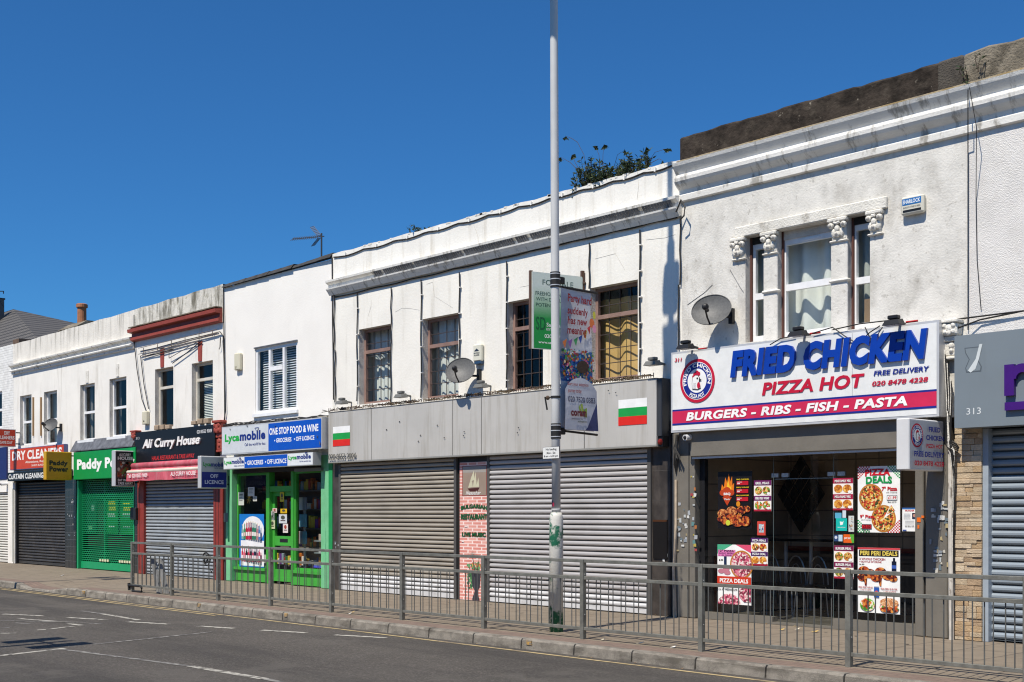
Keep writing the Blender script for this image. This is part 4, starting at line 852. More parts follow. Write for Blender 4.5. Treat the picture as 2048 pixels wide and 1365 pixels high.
th, ar = poster("brick_print_panel", "tall brick patterned panel with ship picture between the two grey shutters", 919.5, 977.5, 926, 1199, .075, C('f2dad2'), "panel", .02)
bk = [C('d98f82'), C('df9c8f'), C('d4887c'), C('e4a89b')]
for j in range(44):
    y0 = j / 44; off = .5 * (j % 2)
    for i in range(-1, 4):
        a0 = (i + off) / 3.2; a1 = a0 + .27; a0 = max(0, a0)
        if a1 > .02 and a0 < 1: ar.k = 2; ar.r(a0, y0 + .003, min(1, a1), y0 + .0195, rr.choice(bk))
ar.k = 3; ar.r(.09, .025, .94, .245, C('8a2f28')); ar.r(.11, .03, .92, .24, C('988678')); ar.r(.11, .03, .92, .075, C('9c9690')); ar.blob(.12, .08, .9, .235, [C('7c5e50'), C('947e70'), C('8a6a5a')], 30, .1, rnd)
sk = C('c8c4a8'); ar.pg([(.28, .19), (.70, .185), (.62, .212), (.36, .212)], C('4a2420'))
for q in (((.30, .185), (.42, .10), (.46, .18)), ((.46, .18), (.56, .07), (.60, .18)), ((.36, .14), (.50, .06), (.52, .13)), ((.58, .18), (.66, .11), (.68, .18))): ar.pg(q, sk)
ar.tx("Nessebar", .22, .208, .74, .236, C('e8e4e0'), .01, .4)
for dx, cc in ((.012, '3a1410'), (0, '1c5c34')): ar.k += 1; ar.tx("BULGARIAN", .05 + dx, .318, .95 + dx, .348, C(cc), .04, 0, 0, .035); ar.k += 1; ar.tx("RESTAURANT", .05 + dx, .375, .95 + dx, .415, C(cc), .04); ar.k += 1; ar.tx("LIVE MUSIC", .09 + dx, .508, .9 + dx, .540, C(cc), .04)
ar.r(.18, .46, .28, .47, C('e8d8d0')); ar.r(.08, .565, .16, .58, C('e8d8d0'))
pot = C('3c3a40'); ar.pg([(.42, .80), (.74, .80), (.70, .90), (.62, .93), (.70, .995), (.44, .995), (.54, .93), (.46, .90)], pot); ar.blob(.25, .74, .62, .92, [C('4a7a4a'), C('6a9a68'), C('3a6040')], 60, .045, rnd); ar.blob(.4, .72, .8, .8, [C('4a7a4a'), C('b8a050'), C('c05040'), C('6a9a68')], 34, .04, rnd)
for a_ in range(-4, 5): ar.pg([(.44, .69), (.44 + a_ * .05, .635 + abs(a_) * .006), (.46, .69)], C('4a4838'))
ar.pg([(.45, .69), (.47, .69), (.56, .80), (.52, .80)], C('6a4a40')); ar.pg([(.6, .80), (.70, .66), (.62, .80)], C('6a4a40')); done(th, ar)

# --- chicken shop house
b6 = house("corniced_roughcast_house", "off white roughcast house with dark tarred parapet and heavy white cornice above the chicken shop", 5)
XL, XR = XB[5], XB[6]
zc0 = zat(1366, 405.5); zpt = zat(1368, 272, .06)
H6 = [hole(1491, 1529, 484, 682), hole(1554, 1664, 462, 678), hole(1694, 1740, 431.6, 657)]
zb6 = H6[1][2]; ztp6 = H6[1][3]; H6 = [(a, b, zb6, ztp6) for a, b, _, _ in H6]
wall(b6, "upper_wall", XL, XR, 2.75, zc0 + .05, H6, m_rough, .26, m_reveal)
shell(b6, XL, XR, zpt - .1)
def cprof(zc0): return [(0, zc0), (-.03, zc0), (-.056, zc0 + .012), (-.06, zc0 + .09), (-.056, zc0 + .10), (-.03, zc0 + .115), (-.045, zc0 + .17), (-.10, zc0 + .21), (-.135, zc0 + .24), (-.16, zc0 + .28), (-.165, zc0 + .33), (-.15, zc0 + .37), (-.12, zc0 + .385), (-.125, zc0 + .40), (-.155, zc0 + .44), (-.20, zc0 + .50), (-.215, zc0 + .545), (0, zc0 + .575)]
mb = MB(); mb.prism(cprof(zc0), XL - .02, XB[7], m_cornice); mb.build("cornice", b6)
def rugged(m_, x0, x1, z0, z1, y0, y1, mat, n, amp, seed):
    r = random.Random(seed); hs = [z1 + r.uniform(-amp, amp) for _ in range(n + 1)]; ysf = [y0 + r.uniform(-.006, .006) for _ in range(n + 1)]
    for i in range(n):
        a, b = x0 + (x1 - x0) * i / n, x0 + (x1 - x0) * (i + 1) / n; e = .03
        m_.quad((a, ysf[i], z0), (b, ysf[i + 1], z0), (b, ysf[i + 1], hs[i + 1] - e), (a, ysf[i], hs[i] - e), mat); m_.quad((a, ysf[i], hs[i] - e), (b, ysf[i + 1], hs[i + 1] - e), (b, y0 + e, hs[i + 1]), (a, y0 + e, hs[i]), mat)
        m_.quad((a, y0 + e, hs[i]), (b, y0 + e, hs[i + 1]), (b, y1, hs[i + 1]), (a, y1, hs[i]), mat); m_.quad((a, y1, hs[i]), (b, y1, hs[i + 1]), (b, y1, z0), (a, y1, z0), mat)
    m_.quad((x0, ysf[0], z0), (x0, ysf[0], hs[0] - e), (x0, y1, hs[0] - e), (x0, y1, z0), mat); m_.quad((x1, ysf[n], z0), (x1, ysf[n], hs[n] - e), (x1, y1, hs[n] - e), (x1, y1, z0), mat)
mb = MB(); rugged(mb, XL + .015, XR - .35, zc0 + .56, zpt, -.06, .26, m_black_tar, 34, .012, 4)
mb.build("parapet", b6)
mb = MB(); rugged(mb, XR - .352, XR, zc0 + .56, zpt + .01, -.055, .26, M("mixed_mouldy_concrete", (.085, .073, .06), .95, .4, 3, 1, 40, stain=(.05, .045, .035), samt=.7, sscale=(3, 3, 3), sth=(.45, .65)), 6, .015, 5); mb.build("parapet_end", b6)
mb = MB(); mb.box(XL + .02, XB[7] - .02, -.16, -.05, zc0 + .562, zc0 + .585, M("lichen_ledge", (.34, .28, .19), .95, .3, 4, .5, 40, stain=(.20, .13, .03), samt=.7, sscale=(4, 4, 4), sth=(.5, .6)), .004); mb.build("moss_ledge", b6)
# lintel, columns, capitals
xl0, xl1 = X(1466, .08), X(1770, .08); lz0, lz1 = P(1466, 484, .08).z, P(1466, 469, .08).z
mb = MB(); mb.box(xl0, xl1, -.055, -.001, ztp6 + .002, ztp6 + .15, m_stone, .01); mb.build("lintel", b6)
for (xa, xb) in ((1529, 1554), (1664, 1694)):
    a, b = X(xa), X(xb); mb = MB(); mb.box(a - .012, b + .012, -.015, .02, zb6 - .1, ztp6 - .30, m_rough, .01)
    zm = zb6 + (ztp6 - zb6) * .43; mb.box(a - .03, b + .035, -.045, .06, zm, zm + .045, m_stone, .018); mb.build("column", b6)
def capital(a, b, top):
    m_ = MB(); w = b - a; xm = (a + b) / 2
    m_.box(a - .03, b + .03, -.085, .02, top - .055, top - .002, m_stone, .012); m_.box(a + .01, b - .01, -.03, .02, top - .29, top - .056, m_stone, .015)
    for s_ in (-1, 1):
        c = Vector((xm + s_ * w * .42, -.055, top - .10)); m_.ball(c, (.045, .038, .042), m_stone, 10); m_.ball(c + Vector((0, -.04, 0)), (.025, .02, .025), m_reveal, 8); m_.tube([c + Vector((-s_ * .05, -.015, .035)), c + Vector((-s_ * .10, -.02, .02)), Vector((xm, -.055, top - .09))], .018, m_stone, 6)
        m_.ball((xm + s_ * .06, -.04, top - .2), (.035, .03, .06), m_stone, 8)
    m_.ball((xm, -.055, top - .15), (.04, .035, .05), m_stone, 10); m_.ball((xm, -.055, top - .22), (.042, .032, .045), m_stone, 10); m_.ball((xm, -.085, top - .22), (.022, .02, .022), m_reveal, 8)
    m_.box(a - .02, b + .02, -.045, .02, top - .32, top - .295, m_stone, .01); m_.smooth = False; return m_.build("capital", b6)
capital(X(1529), X(1554), ztp6); capital(X(1664), X(1694), ztp6); capital(X(1468), X(1490), ztp6); capital(X(1740), X(1765), ztp6)
m_gcurt = M('grey_green_curtain', (.42, .44, .40), .9, .08, 5)
for i, h in enumerate(H6):
    a, b, c, d = h; hh = (a - (.02 if i else 0), b + (.10 if i < 1 else .02), c + .02, d - .10 if i != 1 else d - .12)
    w = window(b6, hh, .14, .075, tr=(.46,) if i != 1 else (.51,))
    if i == 1:
        mb = MB(); mb.box(a, b, .12, .2, d - .12, d, m_reveal); mb.box(hh[0] + (b - a) * .35, hh[0] + (b - a) * .72, .125, .14, hh[3] - .055, hh[3] - .03, m_upvc); mb.build("vent", w)
        curtain(w, a - .38, b, c, d, .38, m_curt, .055, .36)
    else:
        mb = MB(); mb.box(a, b, .12, .2, d - .1, d, m_dark); mb.build("head_packing", w); curtain(w, a - .4 + (.12 if i else 0), b + .1, c, d, .36, m_gcurt, .04, .2)
        if i == 2: mb = MB(); mb.box(a + .12, b, .23, .24, c, c + .42, flat("cardboard", (.26, .17, .10), .9)); mb.build("cardboard", w)
    mb = MB(); mb.box(a, a + .03, .11, .2, c, d, flat("brown_sealant", (.10, .04, .03), .8)); mb.build_each("frame_packing", w)
mb = MB()
for pts in (((1375, 610), (1410, 585), (1425, 570)), ((1460, 540), (1480, 575), (1487, 585))): mb.tube([P(x, y, .002) for x, y in pts], .005, m_lead, 4)
mb.build("render_crack", b6)
mb = MB(); mb.tube([P(1936, y, .22 if y < 300 else .03) for y in (180, 240, 300, 400, 520, 600, 660)], .007, m_cable, 5); mb.tube([P(x, y, .2 if y < 280 else .02) for x, y in ((1938, 170), (1953, 255), (1952, 400), (1954, 520), (1962, 620))], .005, m_cable, 4); mb.build_each("cable", b6)
th_ = thing("alarm_box", "white alarm box with blue lettering band on the roughcast wall under the heavy cornice", "alarm box", P(1822, 430, .05))
a, b, z0, z1 = RC(1801, 1846, 396, 432, .09); mb = MB(); mb.box(a, b, -.09, -.004, z0, z1, C('d8d4c4'), .02); mb.build("casing", th_)
ar = Art((Vector((a + .02, -.091, z0 + .02)), UX, b - a - .04, z1 - z0 - .04)); ar.r(.02, .05, .98, .48, C('1f6fb4')); ar.r(.05, .8, .98, .95, C('1a1c1e')); ar.tx("SHARLOCK", .06, .13, .94, .40, C('e8eef2'), .03); ar.tx("QUALITY STARTS HERE", .06, .58, .95, .7, C('3a3c44'), .01); done(th_, ar)
for (xx, yy) in ((1935, 140), (1962, 120), (1940, 165)):
    q = P(xx, yy, .1); shrub("wall_weed", {1935: "weed tuft in the vertical crack of the dark parapet at upper right", 1962: "topmost weed tuft on the pale mossy parapet end at upper right", 1940: "low weed tuft at the foot of the dark parapet crack"}[xx], [(q.x, -.1, q.z, .05, .06, 3)], (q.x, -.08, q.z - .06), 9, xx, .05)
# big chicken shop sign
th, ar = fsign("shop_sign", "big white chicken shop sign with raised blue letters and red stripe", 1342, 1878, 706, 866, .25, .21, m_alu, C('e3e4e2'), .03)
SG = th; B = lambda *k: inpx(ar, *k, .25); red, blu = C('c01838'), C('182a86')
q = B(1344, 1876, 820.5, 824); ar.r(0, q[1], 1, q[3], blu); q2 = B(1344, 1876, 824, 848); ar.r(0, q2[1], 1, q2[3], C('cc2a52')); q3 = B(1344, 1876, 848, 851.6); ar.r(0, q3[1], 1, q3[3], blu)
u = (X(1705, .25) - ar.O.x) / ar.w; ar.r(u - .0005, 0, u + .0005, q[1], C('b4b6b8'))
ar.k += 1
ar.tx("PIZZA HOT", *B(1524.5, 1730, 766, 792), red, .035, .18); ar.tx("FREE DELIVERY", *B(1748, 1860, 742.5, 752.5), blu, .03, .18); ar.tx("020 8478 4228", *B(1745, 1857, 763.5, 773.5), red, .03, .18); ar.tx("311", *B(1350, 1364.6, 717.5, 725), red, .03, .18); ar.tx("BURGERS - RIBS - FISH - PASTA", *B(1373, 1815.5, 825.5, 842.5), C('f4f2f0'), .04, .18)
def emblem(ar, cu, cv, R):                                     # ring emblem with a bird's head, R in metres
    ru, rv = R / ar.w, R / ar.h
    for f, cc in ((1, 'c01838'), (.86, 'f0f0ee'), (.83, '182a86'), (.55, 'f0f0ee')): ar.c(cu, cv, ru * f, rv * f, C(cc), 36)
    k = ar.k; c = ar.p(cu, cv, k)
    ar.t.ringtext("FRIED CHICKEN", c, ar.u, R * .62, R * .80, 195, -15, C('f4f2f0'), .03); ar.t.ringtext("PIZZA HOT", c, ar.u, R * .80, R * .62, 235, 305, C('f4f2f0'), .03)
    e = lambda a, b: (cu + a * ru, cv + b * rv)
    for (a, b, r_) in ((-.12, -.30, .10), (0, -.36, .11), (.11, -.31, .09), (-.2, -.2, .07)): ar.c(*e(a, b), ru * r_, rv * r_, C('c01838'), 10)
    ar.pg([e(-.24, -.16), e(-.08, -.26), e(.08, -.24), e(.18, -.12), e(.14, .10), e(.24, .36), e(.05, .42), e(-.26, .38), e(-.28, .1)], C('26282c')); ar.pg([e(-.22, -.15), e(-.07, -.24), e(.07, -.22), e(.15, -.11), e(.12, .10), e(.21, .34), e(.05, .39), e(-.24, .35), e(-.26, .1)], C('f0f0ee'))
    ar.c(*e(.04, -.10), ru * .05, rv * .05, C('1a1a1c'), 8); ar.pg([e(.14, -.10), e(.30, -.02), e(.14, .04)], C('26282c')); ar.c(*e(.12, .22), ru * .09, rv * .15, C('c01838'), 12)
    for k_ in range(3): ar.r(cu - .18 * ru, cv + (.12 + .09 * k_) * rv, cu - .02 * ru, cv + (.135 + .09 * k_) * rv, C('8a8c92'))
q = B(1362, 1429.5, 700, 701); zc = P(1396, 762, .25).z; emblem(ar, (q[0] + q[2]) / 2, 1 - (zc - ar.O.z) / ar.h, .318)
done(th, ar)
mb = MB(); a, b, z0, z1 = RC(1463, 1857, 703, 757, .255); mb.text("FRIED CHICKEN", (a, -.255, z0), UX, b - a, z1 - z0, flat("blue_letter_acrylic", (.004, .045, .36), .35), .06, .17, .035); mb.build("raised_lettering", th)
def flood(name, label, loc, rz=0, arm=True):
    t = thing(name, label, "floodlight", loc, "floodlights along the shop signs"); m_ = MB(); m_.add([(-.15, -.20, -.05), (.15, -.20, -.05), (.15, .0, -.05), (-.15, .0, -.05), (-.11, -.17, .03), (.11, -.17, .03), (.11, -.02, .05), (-.11, -.02, .05)], [(3, 2, 1, 0), (4, 5, 6, 7), (0, 1, 5, 4), (1, 2, 6, 5), (2, 3, 7, 6), (3, 0, 4, 7)], m_black)
    m_.v = [v * .8 + Vector(loc) for v in m_.v]; L_ = Vector(loc); m_.box(L_.x - .07, L_.x + .07, L_.y - .12, L_.y - .03, L_.z + .036, L_.z + .085, m_black, .01); m_.build("housing", t)
    m_ = MB(); m_.quad(L_ + Vector((-.1, -.148, -.042)), L_ + Vector((.1, -.148, -.042)), L_ + Vector((.1, -.012, -.042)), L_ + Vector((-.1, -.012, -.042)), C('8a8c90')); m_.build("lens", t)
    m_ = MB(); m_.tube([L_ + Vector((0, -.02, .02)), L_ + Vector((0, .2, .0))], .02, m_black, 6); m_.build("bracket", t); return t
s6 = [P(1378, 694, .33), P(1603, 668, .33), P(1794, 646, .33)]
f0 = flood("floodlight", "black floodlight above the round emblem of the chicken shop sign", s6[0])
dup(f0, s6[1], "black floodlight in the middle of the chicken shop sign's top edge"); dup(f0, s6[2], "black floodlight at the right end of the chicken shop sign's top edge")
s5 = [P(690, 805, .16), P(808, 792, .16), P(968, 772, .16), P(1312, 727, .2)]
m_old = m_black; m_black = flat("grey_weathered_metal", (.16, .16, .15), .6)
f1 = flood("floodlight", "grey floodlight above the left flag of the blank fascia", s5[0])
for p_, l_ in zip(s5[1:], ("grey floodlight on the blank fascia between the two left barred windows", "grey floodlight on the blank fascia right of the satellite dish", "grey floodlight above the right flag at the end of the blank fascia")): dup(f1, p_, l_)
m_black = m_old
mb = MB()
for x, y in ((1397, 699), (1620, 668), (1812, 645)): c = P(x, y, .24); mb.tube([c, c + Vector((.16, 0, .0))], .014, C('b01818'), 5)
for pts in (((1625, 667), (1665, 655), (1690, 673), (1715, 688), (1740, 665), (1760, 652)), ((1665, 660), (1720, 648), (1790, 640)), ((1540, 690), (1560, 678), (1590, 672)), ((1765, 655), (1745, 685), (1730, 655))): mb.tube([P(x, y, .28) for x, y in pts], .008, m_cable, 4)
mb.build_each("lamp_cable", SG)
# shopfront
a, b = X(1393), X(1832); zt_ = zat(1393, 919)
mb = MB(); mb.box(X(1380, .15), X(1855, .15), -.15, .2, zat(1380, 914, .15), 2.9, m_dgrey, .01); mb.box(X(1384, .12), X(1850, .12), -.12, -.08, zat(1384, 918.5, .12), zat(1384, 914.3, .12), m_alu); mb.build("shutter_box", b6)
mb = MB(); mb.box(X(1345) + .003, X(1392), -.03, .25, 0, zat(1380, 866), m_dgrey, .01); mb.box(X(1380), X(1381.5), -.034, -.03, 0, 2.6, m_black); mb.build_each("pilaster", b6)
mb = MB(); mb.box(X(1831), X(1848), -.02, .25, 0, 2.6, m_dgrey, .01); mb.box(X(1848), X(1853), .03, .25, 0, 2.6, flat("dark_brown_gap", (.03, .022, .018), .8)); mb.box(X(1853), X(1897), -.03, .25, 0, 2.75, m_dgrey, .01); mb.build_each("pilaster", b6)
stickers(b6, 1353, 1376, 1010, 1105, .033, 22, rnd); stickers(b6, 1381, 1390, 950, 1110, .033, 16, rnd, ('d0d0cc', 'b8bcbc', 'a04848', '608888', 'b0a050', 'b07040', 'a8acb0')); stickers(b6, 1858, 1894, 1000, 1160, .033, 34, rnd); stickers(b6, 1833, 1843, 1035, 1066, .023, 3, rnd, ('e87020', 'f0c020'))
fw = thing("shop_window", "dark full height glass shopfront of the chicken shop behind the food posters", "shopfront", ((a + b) / 2, .1, 0)); mb = MB()
mb.box(a, a + .09, .08, .16, 0, zt_, m_black); mb.box(b - .02, b, .06, .16, 0, zt_, m_dgrey)
d0, d1 = X(1542), X(1663)
mb.box(a, d0, .03, .16, 0, .10, m_dgrey); mb.box(d1, b, .03, .16, 0, .14, m_dgrey); mb.box(d0, d1, .03, .16, 0, .03, m_dgrey); mb.build("frame", fw)
for (p_, q_, z_) in ((a + .09, d0 - .004, .1), (d0, d1 - .01, .04), (d1, b - .02, .14)):
    m_ = MB(); m_.quad((p_, .062, z_), (q_, .062, z_), (q_, .062, zt_), (p_, .062, zt_), m_gls); m_.box(q_, q_ + .004, .06, .065, z_, zt_, C('6a7a78')); m_.build("pane", fw)
m_ = MB(); dz = zat(1545, 955); 
for px in (1536, 1556, 1648, 1668): x = X(px); m_.box(x, x + .11, .085, .115, dz, dz + .055, m_alu)
m_.box(d0, d1, .09, .11, dz - .03, dz - .02, C('8a9494')); m_.box(d1 - .03, d1 + .05, .085, .115, .0, .08, m_alu); m_.build_each("patch_fitting", fw)
# inside the chicken shop
mt = brick_mat("shop_wall_tile", (.58, .46, .35), (.54, .43, .33), (.25, .20, .16), .4, .4, .01, .4, .2, offset=0)
mb = MB(); mb.box(XL + .1, XR - .1, 2.6, 2.7, 1.02, 3.0, mt); mb.box(XL + .1, XR - .1, 2.59, 2.7, .95, 1.02, C('7a2c24')); mb.box(XL + .1, XR - .1, 2.6, 2.7, 0, .95, flat("dark_dado", (.07, .05, .045), .5)); mb.box(XL + .08, XL + .1, .3, 2.6, 0, 3, mt); mb.box(XR - .1, XR - .08, .3, 2.6, 0, 3, mt); mb.build("interior_wall", b6)
mb = MB(); mb.box(XL + .1, XR - .1, .2, 2.6, .004, .02, brick_mat("interior_floor_tile", (.10, .095, .08), (.09, .085, .07), (.25, .23, .19), .45, .45, .012, .3, .1, 'xy', offset=0)); mb.build("interior_floor", b6)
cz = P(1600, 989, -2.2); rx = X(1646, -2.2) - cz.x; r2 = zat(1600, 913, -2.2) - cz.z
mm = thing("diamond_mirror", "large black diamond shaped lattice mirror inside the glass door of the chicken shop", "mirror", (cz.x, 2.25, cz.z - r2)); m_ = MB(); mir = flat("black_mirror", (.012, .011, .01), .08)
m_.add([(cz.x - rx, 2.2, cz.z), (cz.x, 2.2, cz.z - r2), (cz.x + rx, 2.2, cz.z), (cz.x, 2.2, cz.z + r2), (cz.x - rx, 2.26, cz.z), (cz.x, 2.26, cz.z - r2), (cz.x + rx, 2.26, cz.z), (cz.x, 2.26, cz.z + r2)], [(0, 1, 2, 3), (7, 6, 5, 4), (0, 4, 5, 1), (1, 5, 6, 2), (2, 6, 7, 3), (3, 7, 4, 0)], mir); m_.build("panel", mm); m_ = MB()
for t in (.25, .5, .75):
    for s_ in (1, -1):
        p_ = Vector((cz.x - rx, 2.19, cz.z)).lerp(Vector((cz.x, 2.19, cz.z + s_ * r2)), t); q_ = Vector((cz.x, 2.19, cz.z - s_ * r2)).lerp(Vector((cz.x + rx, 2.19, cz.z)), t); m_.tube([p_, q_], .008, flat("bronze_lead", (.12, .09, .06), .4, metal=.5), 4)
m_.build("lattice", mm)
mb = MB(); c_ = P(1521, 937, -2.3); mb.add([(c_.x - .06, 2.58, c_.z), (c_.x, 2.58, c_.z - .14), (c_.x + .06, 2.58, c_.z), (c_.x, 2.58, c_.z + .14)], [(0, 1, 2, 3)], mir); mb.build("tile_motif", b6)
def chair(label, x, y, rz):
    t = thing("cafe_chair", label, "chair", (x, y, .02), "bentwood cafe chairs inside the chicken shop"); m_ = MB(); ch = flat("steel_tube", (.35, .34, .33), .3, metal=.6)
    for sx in (-.18, .18):
        for sy in (-.18, .18): lg = MB(); lg.tube([(x + sx, y + sy, .02), (x + sx * .85, y + sy * .85, .46)], .012, ch, 6); lg.build("leg", t)
    m_.box(x - .2, x + .2, y - .2, y + .2, .46, .49, flat("dark_seat", (.02, .018, .017), .4), .01); m_.build("seat", t)
    m_ = MB(); m_.tube([(x + .18 * math.cos(k * math.pi / 10), y + .18, .49 + .42 * math.sin(k * math.pi / 10)) for k in range(11)], .012, ch, 6); m_.tube([(x + .10 * math.cos(k * math.pi / 10), y + .18, .49 + .3 * math.sin(k * math.pi / 10)) for k in range(11)], .008, ch, 5); m_.build("backrest", t); return t
for i, (px, l_) in enumerate(((1528, "chair with steel hoop back inside the chicken shop under the pizza price cards"), (1578, "chair with steel hoop back inside the glass door under the diamond mirror"), (1622, "chair with steel hoop back inside the door left of the burger cards"))): chair(l_, X(px, -1.3), 1.3, 0)
for px, l_ in ((1572, "bar table on a steel column seen through the door, left half of the diamond mirror"), (1622, "bar table on a steel column seen through the door, right of the diamond mirror")):
    x = X(px, -1.9); t = thing("bar_table", l_, "table", (x, 1.9, .02)); m_ = MB(); m_.tube([(x, 1.9, .02), (x, 1.9, 1.12)], .03, m_alu, 10); m_.build("column", t); m_ = MB(); m_.box(x - .4, x + .4, 1.65, 2.15, 1.12, 1.15, m_dark, .01); m_.build("tabletop", t); m_ = MB(); m_.lathe((x, 1.9, .02), [(.22, 0), (.22, .015), (.05, .03)], m_dark, 16); m_.build("foot", t)
mb = MB(); c_ = P(1420, 923, -1.0); mb.box(X(1413, -1.5), X(1436, -1.5), 1.5, 1.8, zat(1420, 936, -1.5), zat(1420, 918, -1.5), m_black, .02); tag(mb.build("wall_television"), "small black television high in the left corner of the chicken shop", "television")
mb = MB(); mb.box(X(1430, -.6), X(1437, -.6), .58, .66, .02, .9, C('6e2414')); tag(mb.build("wooden_post"), "short red brown post inside the left pane of the chicken shop", "post")
# posters on the glass
D_ = -.05; rnd = random.Random(21)
pz = food("pizza_topping", ('b8301c', 'e0b050', '8a2a14', 'd89a3c', '3c4a1c', 'c8502a', 'e8d090'), 45); pz2 = food("pink_pizza", ('c04a68', 'e8d8d0', '8a3048', 'd87a8c', '7a3040', 'e0b0b0'), 40); fr_ = food("fried_chicken_print", ('c87820', 'e0a040', 'a85a18', 'd89038', 'f0c060'), 38); mt_ = food("roast_meat_print", ('7a2410', 'b0481c', '50140a', 'c8702c', '3c1008', 'd89040'), 34); bg_ = food("burger_print", ('c88038', '7a3c18', 'e8c070', '5a8a2c', 'd8b060'), 40); sal = food("salad_print", ('3c7a24', '8ab848', 'c03020', 'e8e0c8', 'd8702c', '5a9a34'), 40)
W_ = C('efefec'); 
def pizza(ar, u, v, r, mat): ar.c(u, v, r, r * ar.w / ar.h, C('b87830'), 26); ar.c(u, v, r * .88, r * .88 * ar.w / ar.h, mat, 26)
th, ar = poster("barbecue_poster", "black barbecue poster with flames over roast chicken on the left glass", 1436, 1504, 944.5, 1057, D_, C('141012'))
for pts, cc in ((((.08, .38), (.12, .22), (.18, .28), (.22, .10), (.28, .2), (.32, .03), (.37, .18), (.42, .08), (.43, .24), (.48, .2), (.47, .38)), 'e07818'), (((.16, .38), (.2, .26), (.26, .3), (.3, .14), (.36, .28), (.40, .24), (.40, .38)), 'f4c030')): ar.pg(pts, C(cc))
for u, v, r in ((.14, .37, .09), (.4, .37, .09), (.27, .34, .12), (.27, .4, .12)): ar.c(u, v, r, r * .6, C('b84018'), 14)
ar.pg([(.14, .45), (.42, .45), (.28, .60)], C('b84018')); ar.k += 2; ar.tx("BBQ", .18, .37, .38, .42, W_, .04); ar.tx("Meals", .2, .47, .36, .5, W_, .01)
for k in range(3): v = .13 + .14 * k; ar.tx(("BBQ CHICKEN", "BBQ WINGS", "BBQ LAMB RIBS")[k], .56, v, .92, v + .025, C('e0c020'), .03); ar.r(.56, v + .04, .9, v + .11, C('b81828')); ar.r(.58, v + .055, .72, v + .062, W_); ar.r(.58, v + .08, .66, v + .092, W_)
for u, v, r in ((.15, .74, .15), (.42, .70, .16), (.7, .68, .14), (.86, .66, .11), (.3, .84, .2), (.6, .86, .2), (.82, .87, .16), (.1, .83, .1)): ar.c(u, v, r, r * .55, mt_ if u > .5 or v > .8 else food("crispy_wing_print", ('a8582c', 'c87840', '7a3418', 'd89858'), 40), 14)
ar.c(.32, .9, .07, .05, C('c8d040'), 10); ar.c(.62, .57, .06, .05, C('d88818'), 8); done(th, ar)
def card(label, q, t1, t2, f1, f2, bc='6a1f5c'):
    th, ar = poster("menu_card", label, *q, D_, C('f0e8e0'), "poster"); ar.r(0, 0, 1, .17, C(bc)); ar.r(0, .5, 1, .66, C(bc)); ar.r(0, .94, 1, 1, C('a82038'))
    for v, f in ((.33, f1), (.8, f2)):
        for u in (.27, .72): ar.c(u, v, .22, .13, f, 14)
        ar.c(.85, v + .1, .1, .045, W_, 10)
    ar.k += 1; ar.tx(t1, .1, .05, .9, .13, W_, .03); ar.tx(t2, .1, .54, .9, .62, W_, .03); done(th, ar)
card("small purple menu card of grilled food beside the barbecue poster", (1508, 1542.5, 961.5, 1023), "GRILL MEALS", "PERI PERI WRAP", bg_, sal)
card("small pizza menu card left of the glass door below the red notice", (1502, 1535.6, 1076, 1131), "PIZZA MEALS", "PIZZA DEAL", pz, fr_, '4a2060')
card("small red and white menu card of fried family meals left of the pizza poster", (1666, 1706, 957, 1021), "MINI FAMILY MIX", "MEGA FAMILY MIX", fr_, fr_, 'a01c40')
card("small burger menu card left of the peri peri poster", (1668, 1707, 1091, 1157), "BURGER MEAL", "BURGER MEAL", bg_, bg_, '7a1c48')
th, ar = poster("notice_card", "small red framed notice between the two menu cards left of the door", 1514.5, 1531, 1043, 1071, D_, C('c84438'), "notice"); ar.r(.2, .2, .8, .8, C('a8c0c8')); ar.blob(.22, .22, .78, .78, [C('3a4a80'), C('d8dcdc'), C('c86058')], 14, .1, rnd); done(th, ar)
th, ar = poster("pizza_poster", "pink pizza poster with red banner low on the left glass", 1435, 1502.5, 1089, 1207, D_, W_)
ar.pg([(0, 0), (.45, 0), (0, .16)], C('48a880')); ar.pg([(.55, 0), (1, 0), (1, .14)], C('d85070')); ar.r(.02, .09, .54, .2, C('d878b0')); ar.k += 1; ar.tx('12" PIZZA', .04, .09, .5, .125, C('202028'), .03); ar.tx("GARLIC BREAD", .04, .135, .5, .16, C('5a2050'), .02); ar.tx("+ 1.5L DRINK", .04, .17, .44, .195, C('5a2050'), .02); ar.tx("8.99", .05, .25, .17, .28, C('202028'), .03); ar.r(.2, .2, .28, .34, C('18284a'))
pizza(ar, .72, .33, .34, pz2); [ar.c(u, v, .1, .04, C('c07888'), 12) for u, v in ((.12, .45), (.27, .41), (.3, .47))]; ar.r(0, .535, 1, .68, C('c83820')); ar.k += 1; ar.tx("PIZZA DEALS", .08, .57, .92, .64, W_, .03); ar.tx('2 x 15" PIZZAS 15.99', .04, .735, .6, .77, C('202028'), .03); ar.pg([(.02, 1), (.06, .92), (.2, .84), (.4, .82), (.58, .86), (.68, .94), (.7, 1)], pz2); ar.pg([(.62, .78), (.75, .71), (1, .70), (1, .95), (.8, .95), (.68, .88)], pz2); done(th, ar)
th, ar = poster("pizza_deals_poster", "white pizza deals poster with checked corners beside the door", 1715.6, 1800, 934, 1065, D_, W_)
for (cu, cv, sx, sy, cc) in ((0, 0, 1, 1, 'c02838'), (1, 0, -1, 1, '209a50'), (0, 1, 1, -1, '209a50'), (1, 1, -1, -1, 'c02838')):
    for i in range(9):
        for j in range(9):
            if (i + j) % 2 == 0 and i + j < 9: ar.k = 2; u, v = cu + sx * i * .032, cv + sy * j * .021; ar.r(min(u, u + sx * .032), min(v, v + sy * .021), max(u, u + sx * .032), max(v, v + sy * .021), C(cc))
